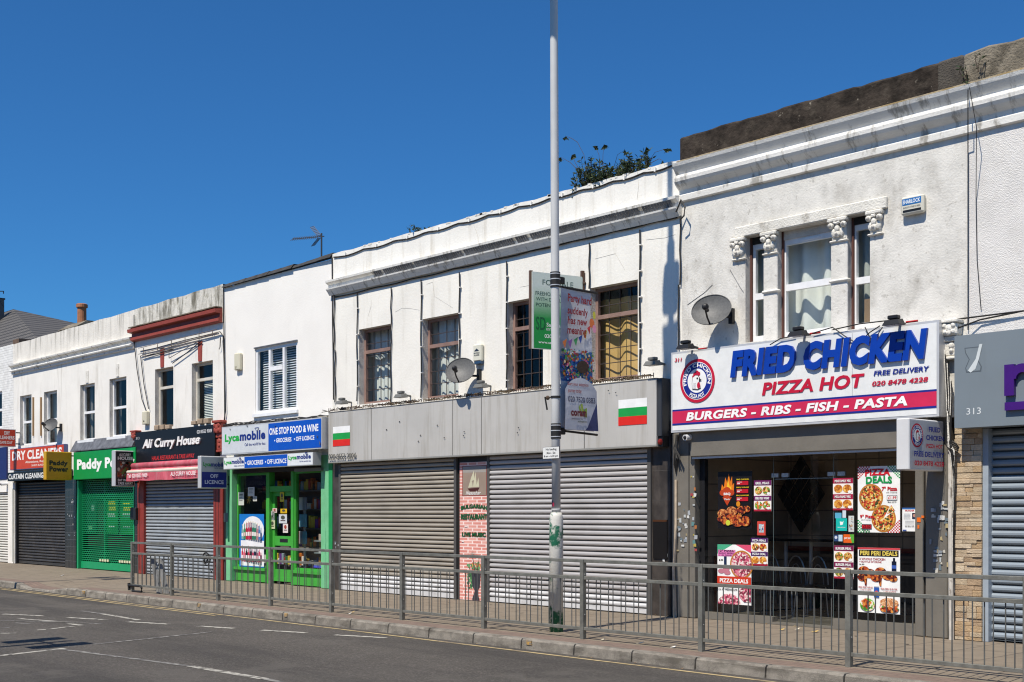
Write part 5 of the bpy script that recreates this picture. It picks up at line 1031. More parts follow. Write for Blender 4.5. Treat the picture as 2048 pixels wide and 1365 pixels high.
ar.k = 3; pizza(ar, .32, .47, .29, pz); pizza(ar, .62, .79, .29, pz); ar.pg([(.62, .79), (.78, .60), (.9, .66)], W_); ar.pg([(.70, .72), (.8, .585), (.88, .66), (.86, .7)], pz)
ar.k += 1; ar.tx("PIZZA", .18, .05, .78, .15, C('c81828'), .05, 0, 0, .012); ar.tx("DEALS", .2, .16, .82, .27, C('169048'), .05, 0, 0, .012); ar.tx('7" Pizza', .58, .31, .94, .375, C('c01824'), .04); ar.tx("with 2 toppings", .68, .39, .94, .41, C('202020'), .01); ar.r(.7, .44, .94, .515, C('303038')); ar.r(.71, .447, .93, .508, W_); ar.tx("£1.99", .73, .455, .92, .5, C('c01824'), .03); ar.tx("Meal £2.99", .72, .53, .92, .55, C('202020'), .015)
ar.tx('9" Pizza', .06, .73, .4, .785, C('c01824'), .04); ar.tx("with 3 toppings", .08, .80, .32, .82, C('202020'), .01); ar.r(.1, .875, .34, .95, C('303038')); ar.r(.11, .885, .33, .94, C('c01824')); ar.tx("£3.50", .14, .89, .31, .935, C('3a0a0e'), .03); ar.tx("Meal £5.49", .14, .96, .3, .98, C('202020'), .01); done(th, ar)
th, ar = poster("notice_sheet", "white police appeal sheet with headline and small photo right of the pizza poster", 1804.6, 1835, 1016, 1063, D_ + .01, W_, "notice"); ar.r(0, 0, 1, .07, C('3a68a8')); ar.tx("MURDER", .2, .09, .8, .16, C('c02030'), .04); ar.r(.65, .22, .96, .48, C('181c30')); ar.c(.8, .33, .1, .07, C('b88878'), 12); ar.pg([(.7, .48), (.74, .40), (.86, .40), (.92, .48)], C('384058'))
for k in range(5): ar.r(.1, .25 + .05 * k, .55, .265 + .05 * k, C('b0b4b8'))
for k in range(4): ar.r(.2, .55 + .04 * k, .8, .56 + .04 * k, C('909498'))
ar.tx("020 8345 1570", .2, .75, .8, .8, C('202428'), .03); ar.r(.05, .93, .3, .98, C('304a90')); done(th, ar)
th, ar = poster("peri_peri_poster", "peri peri deals poster with black headline and burgers low on the right glass", 1715.6, 1800, 1095, 1224, D_, W_)
ar.r(0, 0, 1, .03, C('c84048')); ar.r(.03, .035, .97, .135, C('201818')); ar.k += 1; ar.tx("PERI PERI DEALS", .06, .05, .94, .12, C('e8d060'), .03); ar.tx("2 WHOLE CHICKEN", .04, .16, .66, .195, C('a02030'), .03); ar.tx("+ BOTTLE OF DRINK", .04, .205, .58, .235, C('a02030'), .025); ar.tx("16.99", .04, .25, .16, .275, C('303030'), .02)
ar.r(.81, .2, .92, .36, C('101830')); ar.r(.84, .15, .89, .2, C('101830')); ar.r(.81, .26, .92, .31, C('4060b0'))
for u, v, r in ((.15, .36, .14), (.3, .40, .14), (.55, .37, .14), (.72, .42, .14), (.12, .46, .12), (.45, .45, .14), (.85, .46, .1)): ar.c(u, v, r, r * .52, mt_, 14)
for u, v in ((.2, .53), (.55, .53)): ar.pg([(u - .05, v - .05), (u + .03, v - .06), (u + .02, v + .06), (u - .02, v + .05)], mt_)
ar.k += 1; ar.tx("PERI PERI WRAP", .03, .60, .37, .625, C('a02030'), .02); ar.tx("+ CAN OF DRINK", .06, .64, .34, .66, C('a02030'), .015); ar.tx("PERI PERI BURGER", .56, .61, .95, .635, C('a02030'), .02); ar.tx("+ CAN OF DRINK", .62, .65, .92, .67, C('a02030'), .015); ar.tx("3.99", .04, .67, .16, .695, C('202020'), .03); ar.tx("3.99", .82, .68, .94, .705, C('202020'), .03)
ar.r(.4, .6, .52, .76, C('2858a8')); ar.c(.46, .68, .04, .025, C('d84048'), 10); ar.r(.4, .59, .52, .605, C('b0b4b8'))
ar.c(.24, .88, .18, .10, sal, 16); ar.c(.22, .86, .1, .06, mt_, 12); ar.c(.76, .91, .23, .07, sal, 16); ar.c(.76, .94, .21, .045, mt_, 16); ar.c(.76, .83, .22, .07, food("bun_print", ('c08050', 'd8a070', 'b87040', 'e8c8a0'), 90), 16); done(th, ar)
for q, cc, l_ in (((1670, 1683, 1026, 1037), '5aa8c8', "small pale blue payment sticker under the family menu card"), ((1685, 1692, 1021, 1036), 'd0dce4', "tiny white card sticker on the glass above the teal delivery sticker"), ((1672, 1694, 1037, 1062), '18b4a8', "square teal delivery sticker on the glass"), ((1697, 1708, 1032, 1064), 'c8ccc8', "narrow white list sticker right of the teal sticker"), ((1668, 1676, 1070, 1083), '2a4470', "round dark blue sticker under the teal sticker"), ((1677, 1685, 1070, 1083), 'b8d0e0', "tiny pale sticker between the dark blue and orange stickers"), ((1687, 1708, 1069, 1086), 'e0601c', "orange and green delivery sticker above the burger card")):
    th, ar = poster("window_sticker", l_, *q, D_, C(cc), "sticker", .002)
    if cc == '18b4a8': ar.pg([(.35, .25), (.6, .3), (.7, .18), (.62, .5), (.4, .55)], W_); ar.tx("delivered here", .15, .68, .85, .75, W_, .01)
    if cc == 'e0601c': ar.pg([(.6, 0), (1, 0), (1, 1), (.8, 1)], C('58a838')); ar.k += 1; ar.tx("JUST EAT", .06, .35, .7, .62, W_, .04)
    if cc == '2a4470': ar.c(.5, .4, .35, .25, C('c8d0dc'), 14)
    if cc == 'c8ccc8': ar.blob(.1, .1, .9, .9, [C('8a8c90'), C('4a4c54'), C('b89878')], 12, .2, rnd)
    done(th, ar)
th, ar = psign("projecting_sign", "white box sign with round emblem hanging right of the pizza deals poster", 1818.6, 1888, 1792, 836, 940, .06, M("white_sign_metal", (.66, .66, .66), .45, .04, 3), C('b4b6ba'))
emblem(ar, .2, .31, .145); ar.tx("FRIED", .5, .11, .86, .22, blu, .04); ar.tx("CHICKEN", .42, .29, .96, .40, blu, .04); ar.tx("PIZZA HOT", .43, .475, .93, .565, red, .03); ar.tx("FREE DELIVERY", .06, .645, .98, .76, blu, .035); ar.tx("020 8478 4228", .07, .84, .97, .95, red, .035); done(th, ar)
mb = MB(); c_ = P(1375, 876, .2); mb.tube([c_ + Vector((0, -.06, 0)), c_ + Vector((0, .06, .01))], .045, C('d8d8d8'), 10); mb.tube([c_ + Vector((0, .06, .01)), c_ + Vector((0, .17, .05))], .02, C('d8d8d8'), 6); mb.ball(c_ + Vector((0, -.06, -.0)), .03, m_black, 6); tag(mb.build("security_camera"), "small white camera under the left end of the chicken shop sign", "camera")
mb = MB()
for k in range(7): mb.tube([P(1352 + k * .8, 870, .05), P(1350 + 2.5 * math.sin(k), 895, .10), P(1356 + 5 * math.cos(k * 2), 915 + k, .14), P(1349 + k, 905, .08), P(1348 + k * .6, 930 + k * 3, .05)], .009, m_cable, 4)
mb.build_each("cable", b6)
mb = MB(); mb.tube([P(x, y, .05) for x, y in ((1352, 960), (1352, 1050), (1350, 1110), (1347, 1140), (1350, 1200), (1351, 1236))], .022, M("aged_cream_conduit", (.50, .40, .29), .7, .15, 9), 7); mb.build("conduit", b6)
console(b6, X(1886, .12), X(1916, .12), zat(1886, 720, .12), zat(1886, 642, .12), .16, m_stone)

# --- right hand house
b7 = house("pebbledashed_house", "pebbledashed white house with grey fascia and slatted blue grey shutter at the right edge", 6)
mb = MB(); wall(b7, "upper_wall", XR, XB[7], 2.75, zc0 + .05, [(X(2048) + 1.4, X(2048) + 2.4, zb6, ztp6)], m_pebble, .2, m_reveal, -.004); shell(b7, XR, XB[7], zpt - .1)
window(b7, (X(2048) + 1.4, X(2048) + 2.4, zb6, ztp6), .1, .06, tr=(.5,))
mb = MB(); rugged(mb, XR + .001, XB[7], zc0 + .56, zpt + .02, -.065, .26, m_concrete, 20, .02, 8); mb.build("parapet", b7)
m_bg = M("blue_grey_fascia", (.19, .225, .25), .4, .04, 1, stain=(.15, .175, .19), samt=.4, sscale=(3, 3, .4))
th, ar = fsign("shop_sign", "blue grey fascia with purple letter and tea glass emblem at the right edge", 1909, 2500, 673, 857, .30, .28, m_bg, m_bg, .0)
B = lambda *k: inpx(ar, *k, .30); ar.tx("313", *B(1933, 1962, 817, 830), C('d8dcdc'), .0)
q = B(1929, 1966, 693, 748); gu = lambda s_, t_: (q[0] + (q[2] - q[0]) * s_, q[1] + (q[3] - q[1]) * t_)
ar.pg([gu(0, .06), gu(.9, .06), gu(.92, .25), gu(.72, .5), (gu(.95, .8)), gu(.9, .97), gu(.1, .97), gu(.04, .8), gu(.24, .5), gu(.04, .25)], C('5a6268')); ar.pg([gu(.06, .1), gu(.85, .1), gu(.86, .25), gu(.66, .5), gu(.88, .8), gu(.84, .93), gu(.16, .93), gu(.1, .8), gu(.30, .5), gu(.1, .25)], C('7c868c'))
ar.pg([gu(.2, .9), gu(.62, .5), gu(.82, -.02), gu(.98, -.02), gu(.8, .5), gu(.6, .86), gu(.35, .98)], C('ccd2d2')); done(th, ar)
mb = MB(); pur = flat("purple_letter", (.055, .01, .17), .35); a, b, z0, z1 = RC(2013, 2078, 731, 793, .30)
sw = (b - a) * .30; z1 += 0; mb.box(a, a + sw, -.36, -.302, z0, z1, pur); n_ = 12; arcs = []
xc, rr_ = a + (b - a) * .55, (b - a) * .45
for k in range(n_): 
    t0, t1 = math.pi * k / n_, math.pi * (k + 1) / n_; zc_ = z1 - rr_; A_ = lambda t, r_: (xc + r_ * math.cos(t), zc_ + r_ * math.sin(t)); p4 = [A_(t0, rr_), A_(t1, rr_), A_(t1, rr_ * .42), A_(t0, rr_ * .42)]
    mb.add([(x, -.358, z) for x, z in p4] + [(x, -.302, z) for x, z in p4], [(0, 1, 2, 3), (0, 4, 5, 1), (2, 6, 7, 3)], pur)
mb.box(xc + rr_ * .42, xc + rr_, -.36, -.302, z0, z1 - rr_, pur); a, b, z0, z1 = RC(2013, 2400, 806, 822, .30); mb.box(a, b, -.35, -.302, z0, z1, pur); mb.build("raised_lettering", th)
m_split = brick_mat("split_face_stone", (.52, .40, .26), (.40, .27, .15), (.26, .20, .14), .34, .065, .006, .9, .9)
mb = MB(); r = random.Random(2); z = 0; x0, x1 = X(1912), X(1966)
scol = [M("stone_tone_%d" % i, c, .9, .15, 9, .6, 60) for i, c in enumerate(((.50, .39, .27), (.56, .46, .33), (.44, .31, .18), (.47, .37, .25), (.38, .27, .17)))]
while z < 2.62:
    h = r.choice((.045, .06, .075)); x = x0
    while x < x1 - .005:
        w = min(r.uniform(.10, .26), x1 - x); w = x1 - x if x1 - x - w < .05 else w
        mb.box(x + .001, x + w - .001, -.03 - r.random() * .018, .2, z + .001, z + h - .002, r.choice(scol), .004); x += w
    z += h
mb.build("stone_pier", b7)
shutter(b7, X(1968) + .06, X(2048) + 4.8, .02, zat(1968, 858), .1, M("slate_blue_shutter", (.27, .315, .355), .4, .05, 2, metal=.15, stain=(.20, .235, .26), samt=.4, sscale=(.6, 1, 2)), pitch=.095)
mb = MB(); mb.box(X(1966) + .001, X(1968) + .06, -.01, .2, 0, zat(1968, 858), flat("pale_blue_frame", (.33, .38, .43), .45)); mb.build_each("shutter_guide", b7)
mb = MB(); mb.box(XR - .1, XB[7], .15, .3, 2.5, 2.95, m_dark); mb.build("shutter_box", b7)
mb = MB(); mb.tube([P(x, y, .08) for x, y in ((1901, 900), (1901, 1000), (1902, 1150), (1903, 1290))], .032, M("dirty_white_pipe", (.58, .54, .48), .6, .15, 8, stain=(.16, .13, .1), samt=.8, sscale=(9, 9, 4), sth=(.55, .65)), 9); mb.build("downpipe", b7)
mb = MB()
for k in range(8): mb.tube([P(1888 + k * 2, 700 + k * 9, .12), P(1893 + k * 1.5, 790, .14), P(1896 + 5 * math.sin(k * 2.1), 870 + k * 4, .16), P(1904 + 4 * math.cos(k), 905 + 6 * math.sin(k * 3), .14), P(1906 + k * .5, 960, .1), P(1905 + 2 * math.sin(k), 1065 + k * 3, .09), P(1908, 1150 + k * 12, .07)], .009, m_cable if k % 3 else m_stone, 4)
for k in range(5): mb.tube([P(1900, 880 + k * 5, .12), P(1912 + k, 888 + 4 * k, .12), P(1918 - k, 897 + k * 2, .10)], .01, m_cable, 4)
for x_ in (1905, 1960): mb.tube([P(1886, 668, .1), P(1920, 655, .12), P(x_, 640, .05), P(2048, 622, .05)], .01, m_cable, 4)
mb.build_each("cable", b7)

# --- slate roofed house behind on the left
bh = thing("slate_roofed_house", "grey slate roofed house with dark chimney rising behind the parapet at far left", "building", (P(20, 700, -11).x - 4, 11, 0))
m_slate = brick_mat("roof_slates", (.10, .092, .085), (.12, .11, .10), (.025, .024, .022), .5, .3, .05, .8, .8, 'xz')
ap = P(10, 617, -14); ev = P(104, 668, -10); zE = ev.z - .55; x1 = ev.x + .75
mb = MB(); mb.box(x1 - 16, x1, 9.4, 20, 0, zE, m_white); mb.build("wall", bh)
mb = MB(); rx_ = ap.x; mb.add([(x1 - 16.3, 9, zE - .05), (x1 + .3, 9, zE - .05), (x1 + .3, 20.3, zE - .05), (x1 - 16.3, 20.3, zE - .05), (rx_ - 8, 14.5, ap.z), (rx_, 14.5, ap.z)], [(0, 1, 5, 4), (1, 2, 5), (2, 3, 4, 5), (3, 0, 4)], m_slate); mb.build("roof", bh)
c_ = P(-4, 640, -12.6); mb = MB(); mb.box(c_.x - 2.4, P(8.5, 600, -13.6).x, 12.6, 13.6, zE, zat(5, 591, -13), C('3a4046')); mb.box(c_.x - 2.5, P(10.5, 600, -13.7).x, 12.5, 13.7, zat(5, 591, -13), zat(5, 588, -13), C('22262a')); mb.tube([P(7, 588, -13), P(7, 583, -13), P(-20, 583, -13)], .03, m_black); mb.build("chimney", bh)
mb = MB(); q0 = P(32, 690, -.6); mb.box(q0.x, q0.x + .5, .5, .9, q0.z - .4, zat(32, 681, -.6), M("old_brown_timber", (.14, .09, .06), .9, .2, 6)); mb.build("roof_hatch", b2)

# ------------------------------------------------------------------ dishes, alarms, aerial, boards
def dish(label, px, py, d, rx, rz, tiltz, tiltx, lnb=True):
    c = P(px, py, d); t = thing("satellite_dish", label, "satellite dish", (c.x, -.0, c.z), "satellite dishes on the house fronts"); md = M("grey_dish_mesh", (.12, .12, .117), .55, .15, 30, stain=(.05, .05, .05), samt=.6, sscale=(3, 3, 3))
    nrm = Vector((math.sin(tiltz) * math.cos(tiltx), -math.cos(tiltz) * math.cos(tiltx), math.sin(tiltx))); u = nrm.cross(UZ).normalized() * -1; v = nrm.cross(u); v = v if v.z > 0 else -v
    m_ = MB(); rings = 6; n_ = 28; vs = [c]; fs = []
    for i in range(1, rings + 1):
        for k in range(n_): a_ = 2 * math.pi * k / n_; r_ = i / rings; vs.append(c + u * rx * r_ * math.cos(a_) + v * rz * r_ * math.sin(a_) + nrm * .07 * r_ * r_)
    for k in range(n_): fs.append((0, 1 + k, 1 + (k + 1) % n_))
    for i in range(rings - 1):
        for k in range(n_): fs.append((1 + i * n_ + k, 1 + (i + 1) * n_ + k, 1 + (i + 1) * n_ + (k + 1) % n_, 1 + i * n_ + (k + 1) % n_))
    m_.add(vs, fs, md); m_.tube([vs[1 + (rings - 1) * n_ + k % n_] for k in range(n_ + 1)], .008, md, 4, False); m_.build("reflector", t, True)
    m_ = MB(); tip = c + nrm * .34 - v * rz * .62; m_.tube([c - v * rz * .9 + nrm * .05, c - v * rz * .85 + nrm * .2, tip], .014, m_black, 6); m_.ball(tip + v * .03, (.05, .05, .05), m_black, 8); m_.tube([tip + v * .03, tip + v * .03 - nrm * .1], .03, m_black, 8); m_.build("receiver_arm", t)
    m_ = MB(); m_.tube([c - nrm * .02, c - nrm * .10, Vector((c.x + .16, -.05, c.z - .06))], .022, m_black, 6); m_.box(c.x + .13, c.x + .20, -.06, -.0, c.z - .16, c.z + .06, m_black); m_.build("bracket", t); return t
dish("grey satellite dish on the roughcast wall above the chicken shop emblem", 1425, 625, .26, .29, .25, rad(22), rad(24))
dish("grey satellite dish in front of the second barred window above the blank fascia", 923, 745, .3, .27, .25, rad(30), rad(25))
dish("small grey satellite dish low on the white wall beside the yellow timber battens", 104, 852, .22, .25, .20, rad(24), rad(22))
th = thing("alarm_box", "slim white alarm box right of the second barred window above the blank fascia", "alarm box", P(955, 729, .02)); a, b, z0, z1 = RC(947, 963, 690, 730, .07); mb = MB(); mb.box(a, b, -.09, -.004, z0 + .05, z1, C('d8d6c6'), .02); mb.box(a + .02, b - .01, -.08, -.004, z0, z0 + .055, C('2c4a6a'), .01); mb.build("casing", th)
ar = Art((Vector((a + .01, -.091, z0 + .06)), UX, b - a - .02, z1 - z0 - .1)); ar.pg([(.2, .3), (.5, .15), (.8, .3), (.8, .34), (.2, .34)], C('303848')); ar.tx("PROTECH", .12, .42, .9, .52, C('303848'), .02); ar.tx("ALARMS", .15, .56, .88, .66, C('303848'), .02); done(th, ar)
ta = thing("tv_aerial", "long toothed television aerial on a short mast over the plain white house roof", "aerial", P(643, 512, -.3)); mb = MB(); p0, p1 = P(643, 518, -.3), P(643, 467, -.3); mb.tube([p0, p1], .02, C('3c3e42'), 6); mb.build("mast", ta)
mb = MB(); q0, q1 = P(648, 473, -.3), P(585, 478.5, -.3); mb.tube([q0, q1], .011, C('3c3e42'), 5)
for k in range(14): q = q0.lerp(q1, .16 + .84 * k / 13); dv = Vector((0, .05, .045)); mb.tube([q - dv, q + dv], .006, C('3c3e42'), 4)
mb.build("boom", ta); mb = MB()
for s_, (ex, ey) in ((1, (624, 454)), (-1, (626, 492))):
    e0 = P(638, 473 + (4 if s_ < 0 else -2), -.3); e1 = P(ex, ey, -.3); dv = Vector((.0, .18, .0)); ax = Vector((.12, 0, 0))
    for k in range(5): f_ = k / 4; mb.tube([e0 + ax * (f_ - .5) * 1.2, e1 + ax * (f_ - .5) * 1.2], .005, C('3c3e42'), 4)
    for k in range(7): q = e0.lerp(e1, k / 6); mb.tube([q - ax * .6, q + ax * .6], .005, C('3c3e42'), 4)
mb.build("reflector_grid", ta)
# for sale board
bs = thing("for_sale_board", "green and white for sale board standing out from the wall behind the lamp column", "board", P(1164, 700, .03)); u = Vector((.248, .969, 0)).normalized(); Rr = P(1166, 556, .05); Lb = .94
O = Rr - u * Lb; z1 = P(1061, 544, -O.y).z; z0 = P(1060, 698, -O.y).z; O.z = z0; ar = Art((O + u * .02, u, Lb - .02, z1 - z0)); n_ = u.cross(UZ)
mb = MB(); mb.fbox(O, u, Lb, z1 - z0, .02, C('c9d2cc')); mb.fbox(O - n_ * .02 - u * .03, u, .05, z1 - z0 + .02, .04, C('6a5040')); mb.fbox(O + n_ * .0 + u * (Lb - .02), u, .05, z1 - z0 + .1, .05, C('5a4030')); mb.build("panel_back", bs)
m_gr = bpy.data.materials.new("green_fade_print"); m_gr.use_nodes = True; N_, L_ = m_gr.node_tree.nodes, m_gr.node_tree.links; ge = N_.new("ShaderNodeNewGeometry"); sp = N_.new("ShaderNodeSeparateXYZ"); L_.new(ge.outputs[0], sp.inputs[0]); mr = N_.new("ShaderNodeMapRange"); mr.inputs[1].default_value = z0 + (z1 - z0) * .40; mr.inputs[2].default_value = z0 + (z1 - z0) * .82; L_.new(sp.outputs[2], mr.inputs[0]); mxx = N_.new("ShaderNodeMix"); mxx.data_type = 'RGBA'; L_.new(mr.outputs[0], mxx.inputs[0]); mxx.inputs[6].default_value = (*H_('0a8a3c'), 1); mxx.inputs[7].default_value = (*H_('c9d4cd'), 1); L_.new(mxx.outputs[2], N_["Principled BSDF"].inputs['Base Color'])
ar.r(.01, .01, .99, .99, m_gr); tl = C('20483c'); wl = C('e8efe8')
ar.tx("FOR SALE", .18, .09, .80, .16, tl, .0); ar.tx("FREEHOLD INVESTMENT", .04, .25, .96, .30, tl, .0); ar.tx("WITH DEVELOPMENT", .05, .325, .90, .37, tl, .0); ar.tx("POTENTIAL ESTATE", .05, .40, .86, .445, tl, .0); ar.tx("SD", .05, .58, .24, .75, C('0a5a34'), .01); ar.tx("Sandra Davidson", .26, .65, .95, .70, wl, .01); ar.tx("ESTATE AGENTS", .26, .72, .8, .75, wl, .005); ar.tx("020 8597 7372", .22, .80, .80, .85, wl, .01); ar.tx("www.sandradavidson.com", .1, .89, .95, .925, wl, .01); done(bs, ar)
mb = MB(); mb.tube([Vector((Rr.x, -.06, z1 - .1)), Vector((Rr.x, .0, z1 - .1))], .025, C('4a3a30')); mb.tube([O + u * .5 - n_ * .03 + UZ * .02, Vector((Rr.x - .05, 0, z0 - .15))], .02, C('4a3a30')); mb.build("bracket", bs)

# ------------------------------------------------------------------ lamp column, banner, plate
LX, LY = X(1112.5, D0 - 11.39), -(D0 - 11.39)
lp = thing("lamp_column", "tall pale grey lamp column with flaking green paint at its foot", "lamp post", (LX, LY, 0))
m_pole = M("pale_grey_pole_paint", (.56, .56, .55), .5, .05, 2, stain=(.40, .39, .37), samt=.4, sscale=(8, 8, .7), sth=(.5, .7))
m_pole2 = M("flaking_white_green_paint", (.66, .64, .58), .6, .06, 4, .2, 40, stain=(.5, .47, .41), samt=.2, sscale=(9, 9, 2), sth=(.5, .7), stain2=((.012, .135, .07), 3.0, .515, 1.0))
zb0 = P(1112, 1030, D0 - 11.39).z
mb = MB(); mb.lathe((LX, LY, -.02), [(.092, 0), (.092, zb0 - .05), (.085, zb0), (.07, zb0 + .05)], m_pole2, 24); mb.build("base_tube", lp, True)
lean = lambda z: LX - .0065 * (z - 1.5)
mb = MB(); mb.tube([(lean(z), LY, z) for z in (zb0, 3, 5, 7, 9, 12.6)], [.059, .058, .056, .054, .052, .05], m_pole, 20); mb.build("shaft", lp, True)
mb = MB()
for z in (zb0 + .06,): mb.lathe((LX, LY, z), [(.066, 0), (.066, .02)], m_pole, 20)
mb.build("collar", lp)
mb = MB(); mb.lathe((lean(9.8), LY, 9.76), [(.075, 0), (.075, .42), (.055, .47)], m_pole, 18); mb.box(lean(9.5) - .15, lean(9.5) + .15, LY - .15, LY + .15, 9.32, 9.75, m_alu, .04); mb.build("control_box", lp)
sh_ = Vector((SDIR.x, SDIR.y, 0)).normalized(); top = Vector((lean(12.5), LY, 12.4)); mb = MB(); mb.tube([top, top + sh_ * .8 + UZ * .2, top + sh_ * 2.6 + UZ * .25], .04, m_pole, 8); mb.build("outreach_arm", lp)
mb = MB(); c_ = Vector((lean(10.7), LY, 10.75)); mb.add([c_ + sh_ * r_ + sh_.cross(UZ) * s_ + UZ * h_ for h_ in (0, .12) for r_, s_ in ((1.2, -.16), (1.95, -.12), (1.95, .12), (1.2, .16))], [(3, 2, 1, 0), (4, 5, 6, 7), (0, 1, 5, 4), (1, 2, 6, 5), (2, 3, 7, 6), (3, 0, 4, 7)], m_alu); mb.tube([c_ + UZ * .05, c_ + sh_ * 1.25 + UZ * .07], .035, m_pole, 8); mb.build("lamp_head", lp)
mb = MB(); z_ = P(1112, 797, D0 - 11.39).z; mb.lathe((lean(z_), LY, z_), [(.064, 0), (.064, .03)], m_cable, 16); mb.tube([(lean(z_) - .06, LY - .03, z_ + .015), (lean(z_) - .12, LY - .08, z_ + .02), (lean(z_) - .1, LY - .06, z_ - .15)], .012, m_cable); mb.ball((lean(z_) - .1, LY - .05, z_ + .01), .03, C('5a4a3a'), 6); mb.build("old_clamp", lp)
ar = Art((Vector((lean(2) - .03, LY - .0605, P(1110, 1015, D0 - 11.39).z)), UX, .06, .1)); ar.r(.2, .1, .6, .9, C('1c2238')); ar.r(.5, .4, .95, .9, C('a83048')); ar.g.build("sticker", lp)
zp0, zp1 = P(1102, 918, D0 - 11.3).z, P(1102, 894, D0 - 11.3).z; a, b = X(1086, D0 - 11.3), X(1119, D0 - 11.3)
th = thing("parking_plate", "small white no loading plate on the lamp column", "sign", ((a + b) / 2, LY - .09, zp0)); mb = MB(); mb.box(a, b, LY - .092, LY - .086, zp0, zp1, m_black); mb.box((a + b) / 2 - .03, (a + b) / 2 + .03, LY - .085, LY - .05, zp0 + .05, zp1 - .05, m_alu); mb.build("plate", th)
ar = Art((Vector((a + .004, LY - .0925, zp0 + .004)), UX, b - a - .008, zp1 - zp0 - .008)); ar.r(0, 0, 1, 1, C('e4e4e0')); ar.tx("No loading", .18, .1, .84, .34, C('202024'), .015); ar.tx("Mon - Sat", .24, .41, .78, .60, C('202024'), .015); ar.tx("8 am - 6.30 pm", .06, .70, .94, .92, C('202024'), .015); done(th, ar)
# banner
zt_, zb_ = P(1124, 571, D0 - 11.39).z, P(1125, 858, D0 - 11.39).z; bw = .60
bn = thing("street_banner", "hanging adoption charity banner on the lamp column with party table picture", "banner", (LX, LY + .1, zb_)); O = Vector((lean(3.5) + .0, LY + .085, zb_)); ar = Art((O, UY, bw, zt_ - zb_), .0025)
m_ban = M("banner_cloth", (.55, .56, .60), .8, .04, 3); N = 10
for i in range(8):
    for j in range(24): ar.k = 1; ar.r(i / 8, j / 24, (i + 1) / 8, (j + 1) / 24, m_ban)
ar.k = 2
for i in range(8):
    for j in range(9, 16): u0, u1 = i / 8, (i + 1) / 8; top_ = lambda u_: .48 - .10 * max(0, u_ - .35) * 1.2 - .02 * math.sin(u_ * 5); v0, v1 = (max(top_(u0), .375 + (j - 9) * .04), .375 + (j - 8) * .04); ar.k = 2; (ar.r(u0, v0, u1, v1, C('2f6cb0')) if v1 > v0 else None)
pc = [C(x) for x in ('b83828', 'd8c090', '3c8a58', 'c87830', '5a9ac0', 'e0e0dc', '8a4a30', '3050a0', 'c86080', '70a848')]; ar.blob(.02, .43, .98, .645, pc, 330, .032, random.Random(5)); ar.c(.62, .55, .18, .045, C('3c2a1c'), 14)
for u_, v_, cc in ((.04, .385, 'd87838'), (.2, .38, '8a58a0'), (.36, .365, '48a060'), (.5, .345, '3050a0'), (.65, .31, 'e0c040'), (.78, .27, 'c83838')): ar.pg([(u_ - .05, v_), (u_ + .08, v_ - .025), (u_ + .03, v_ + .045)], C(cc))
ar.c(.9, .23, .09, .035, C('d87038'), 14); ar.c(.97, .27, .07, .03, C('d890a8'), 12); ar.c(.98, .17, .05, .03, C('c8c040'), 12)
k0 = ar.k + 2; ar.k = k0
ring = [(.5 + .62 * math.cos(t_), .845 + .215 * math.sin(t_)) for t_ in [math.pi * 2 * k / 40 for k in range(40)]]
ring = [(min(1, max(0, a_)), min(1, max(0, b_))) for a_, b_ in ring]
for i in range(12):
    u0, u1 = i / 12, (i + 1) / 12; f_ = lambda u_: .845 - .215 * math.sqrt(max(0, 1 - ((u_ - .5) / .62) ** 2)); lo = lambda u_: 1 if u_ < .62 else 1 - (u_ - .62) * .52
    for s_ in range(4): a0, a1 = [f_(u0) + (lo(u0) - f_(u0)) * q / 4 for q in (s_, s_ + 1)]; b0, b1 = [f_(u1) + (lo(u1) - f_(u1)) * q / 4 for q in (s_, s_ + 1)]; ar.k = k0; ar.pg([(u0, a0), (u1, b0), (u1, b1), (u0, a1)], m_ban)
    if u1 > .62: ar.k = k0; ar.pg([(u0, max(lo(u0), f_(u0))), (u1, max(lo(u1), f_(u1))), (u1, 1), (u0, 1)], C('32406e'))
ar.k = k0 + 2; rd = C('8e141c')
for st, q in (("Party hard", (.07, .045, .88, .12)), ("suddenly", (.06, .135, .74, .205)), ("has new", (.07, .205, .70, .26)), ("meaning", (.07, .275, .66, .345))): ar.tx(st, *q, rd, .03, .06)
ar.tx("Start your adoption", .08, .665, .74, .695, C('a03848'), .005); ar.tx("journey today", .08, .71, .52, .745, C('a03848'), .005); ar.tx("020 7520 0383", .08, .765, .94, .805, C('343c60'), .01)
ar.pg([(.44, .88), (.40, .84), (.42, .82), (.48, .86)], C('8aa838')); ar.pg([(.5, .88), (.46, .82), (.52, .81), (.56, .87)], C('a0b840')); ar.pg([(.56, .9), (.58, .85), (.66, .84), (.64, .91)], C('8aa838')); ar.k += 2; ar.tx("coram", .14, .865, .62, .905, C('6a2028'), .05); ar.tx("ambitious for", .16, .915, .5, .928, C('404050'), .005); ar.tx("adoption", .34, .932, .62, .95, C('405030'), .01)
def wave(v): t_ = (v.y - O.y) / bw; s_ = (v.z - zb_) / (zt_ - zb_); v.x += .045 * math.sin(s_ * 3.1 + .2) * t_ + .012 * math.sin(s_ * 9 + t_ * 3); v.y += .035 * (1 - s_) ** 2 * t_ * (1.0) - .05 * math.sin(s_ * math.pi) * t_
for g_ in (ar.g, ar.t):
    for v in g_.v: wave(v)
ar.g.build("cloth", bn); ar.t.build("lettering", bn)
mb = MB()
for z_ in (zt_ + .01, zb_ - .01): mb.tube([(O.x, LY + .05, z_), (O.x + .0, LY + bw + .2, z_ - .03 if z_ < 3.5 else z_)], .016, m_cable, 7)
mb.build_each("banner_rod", bn); mb = MB()
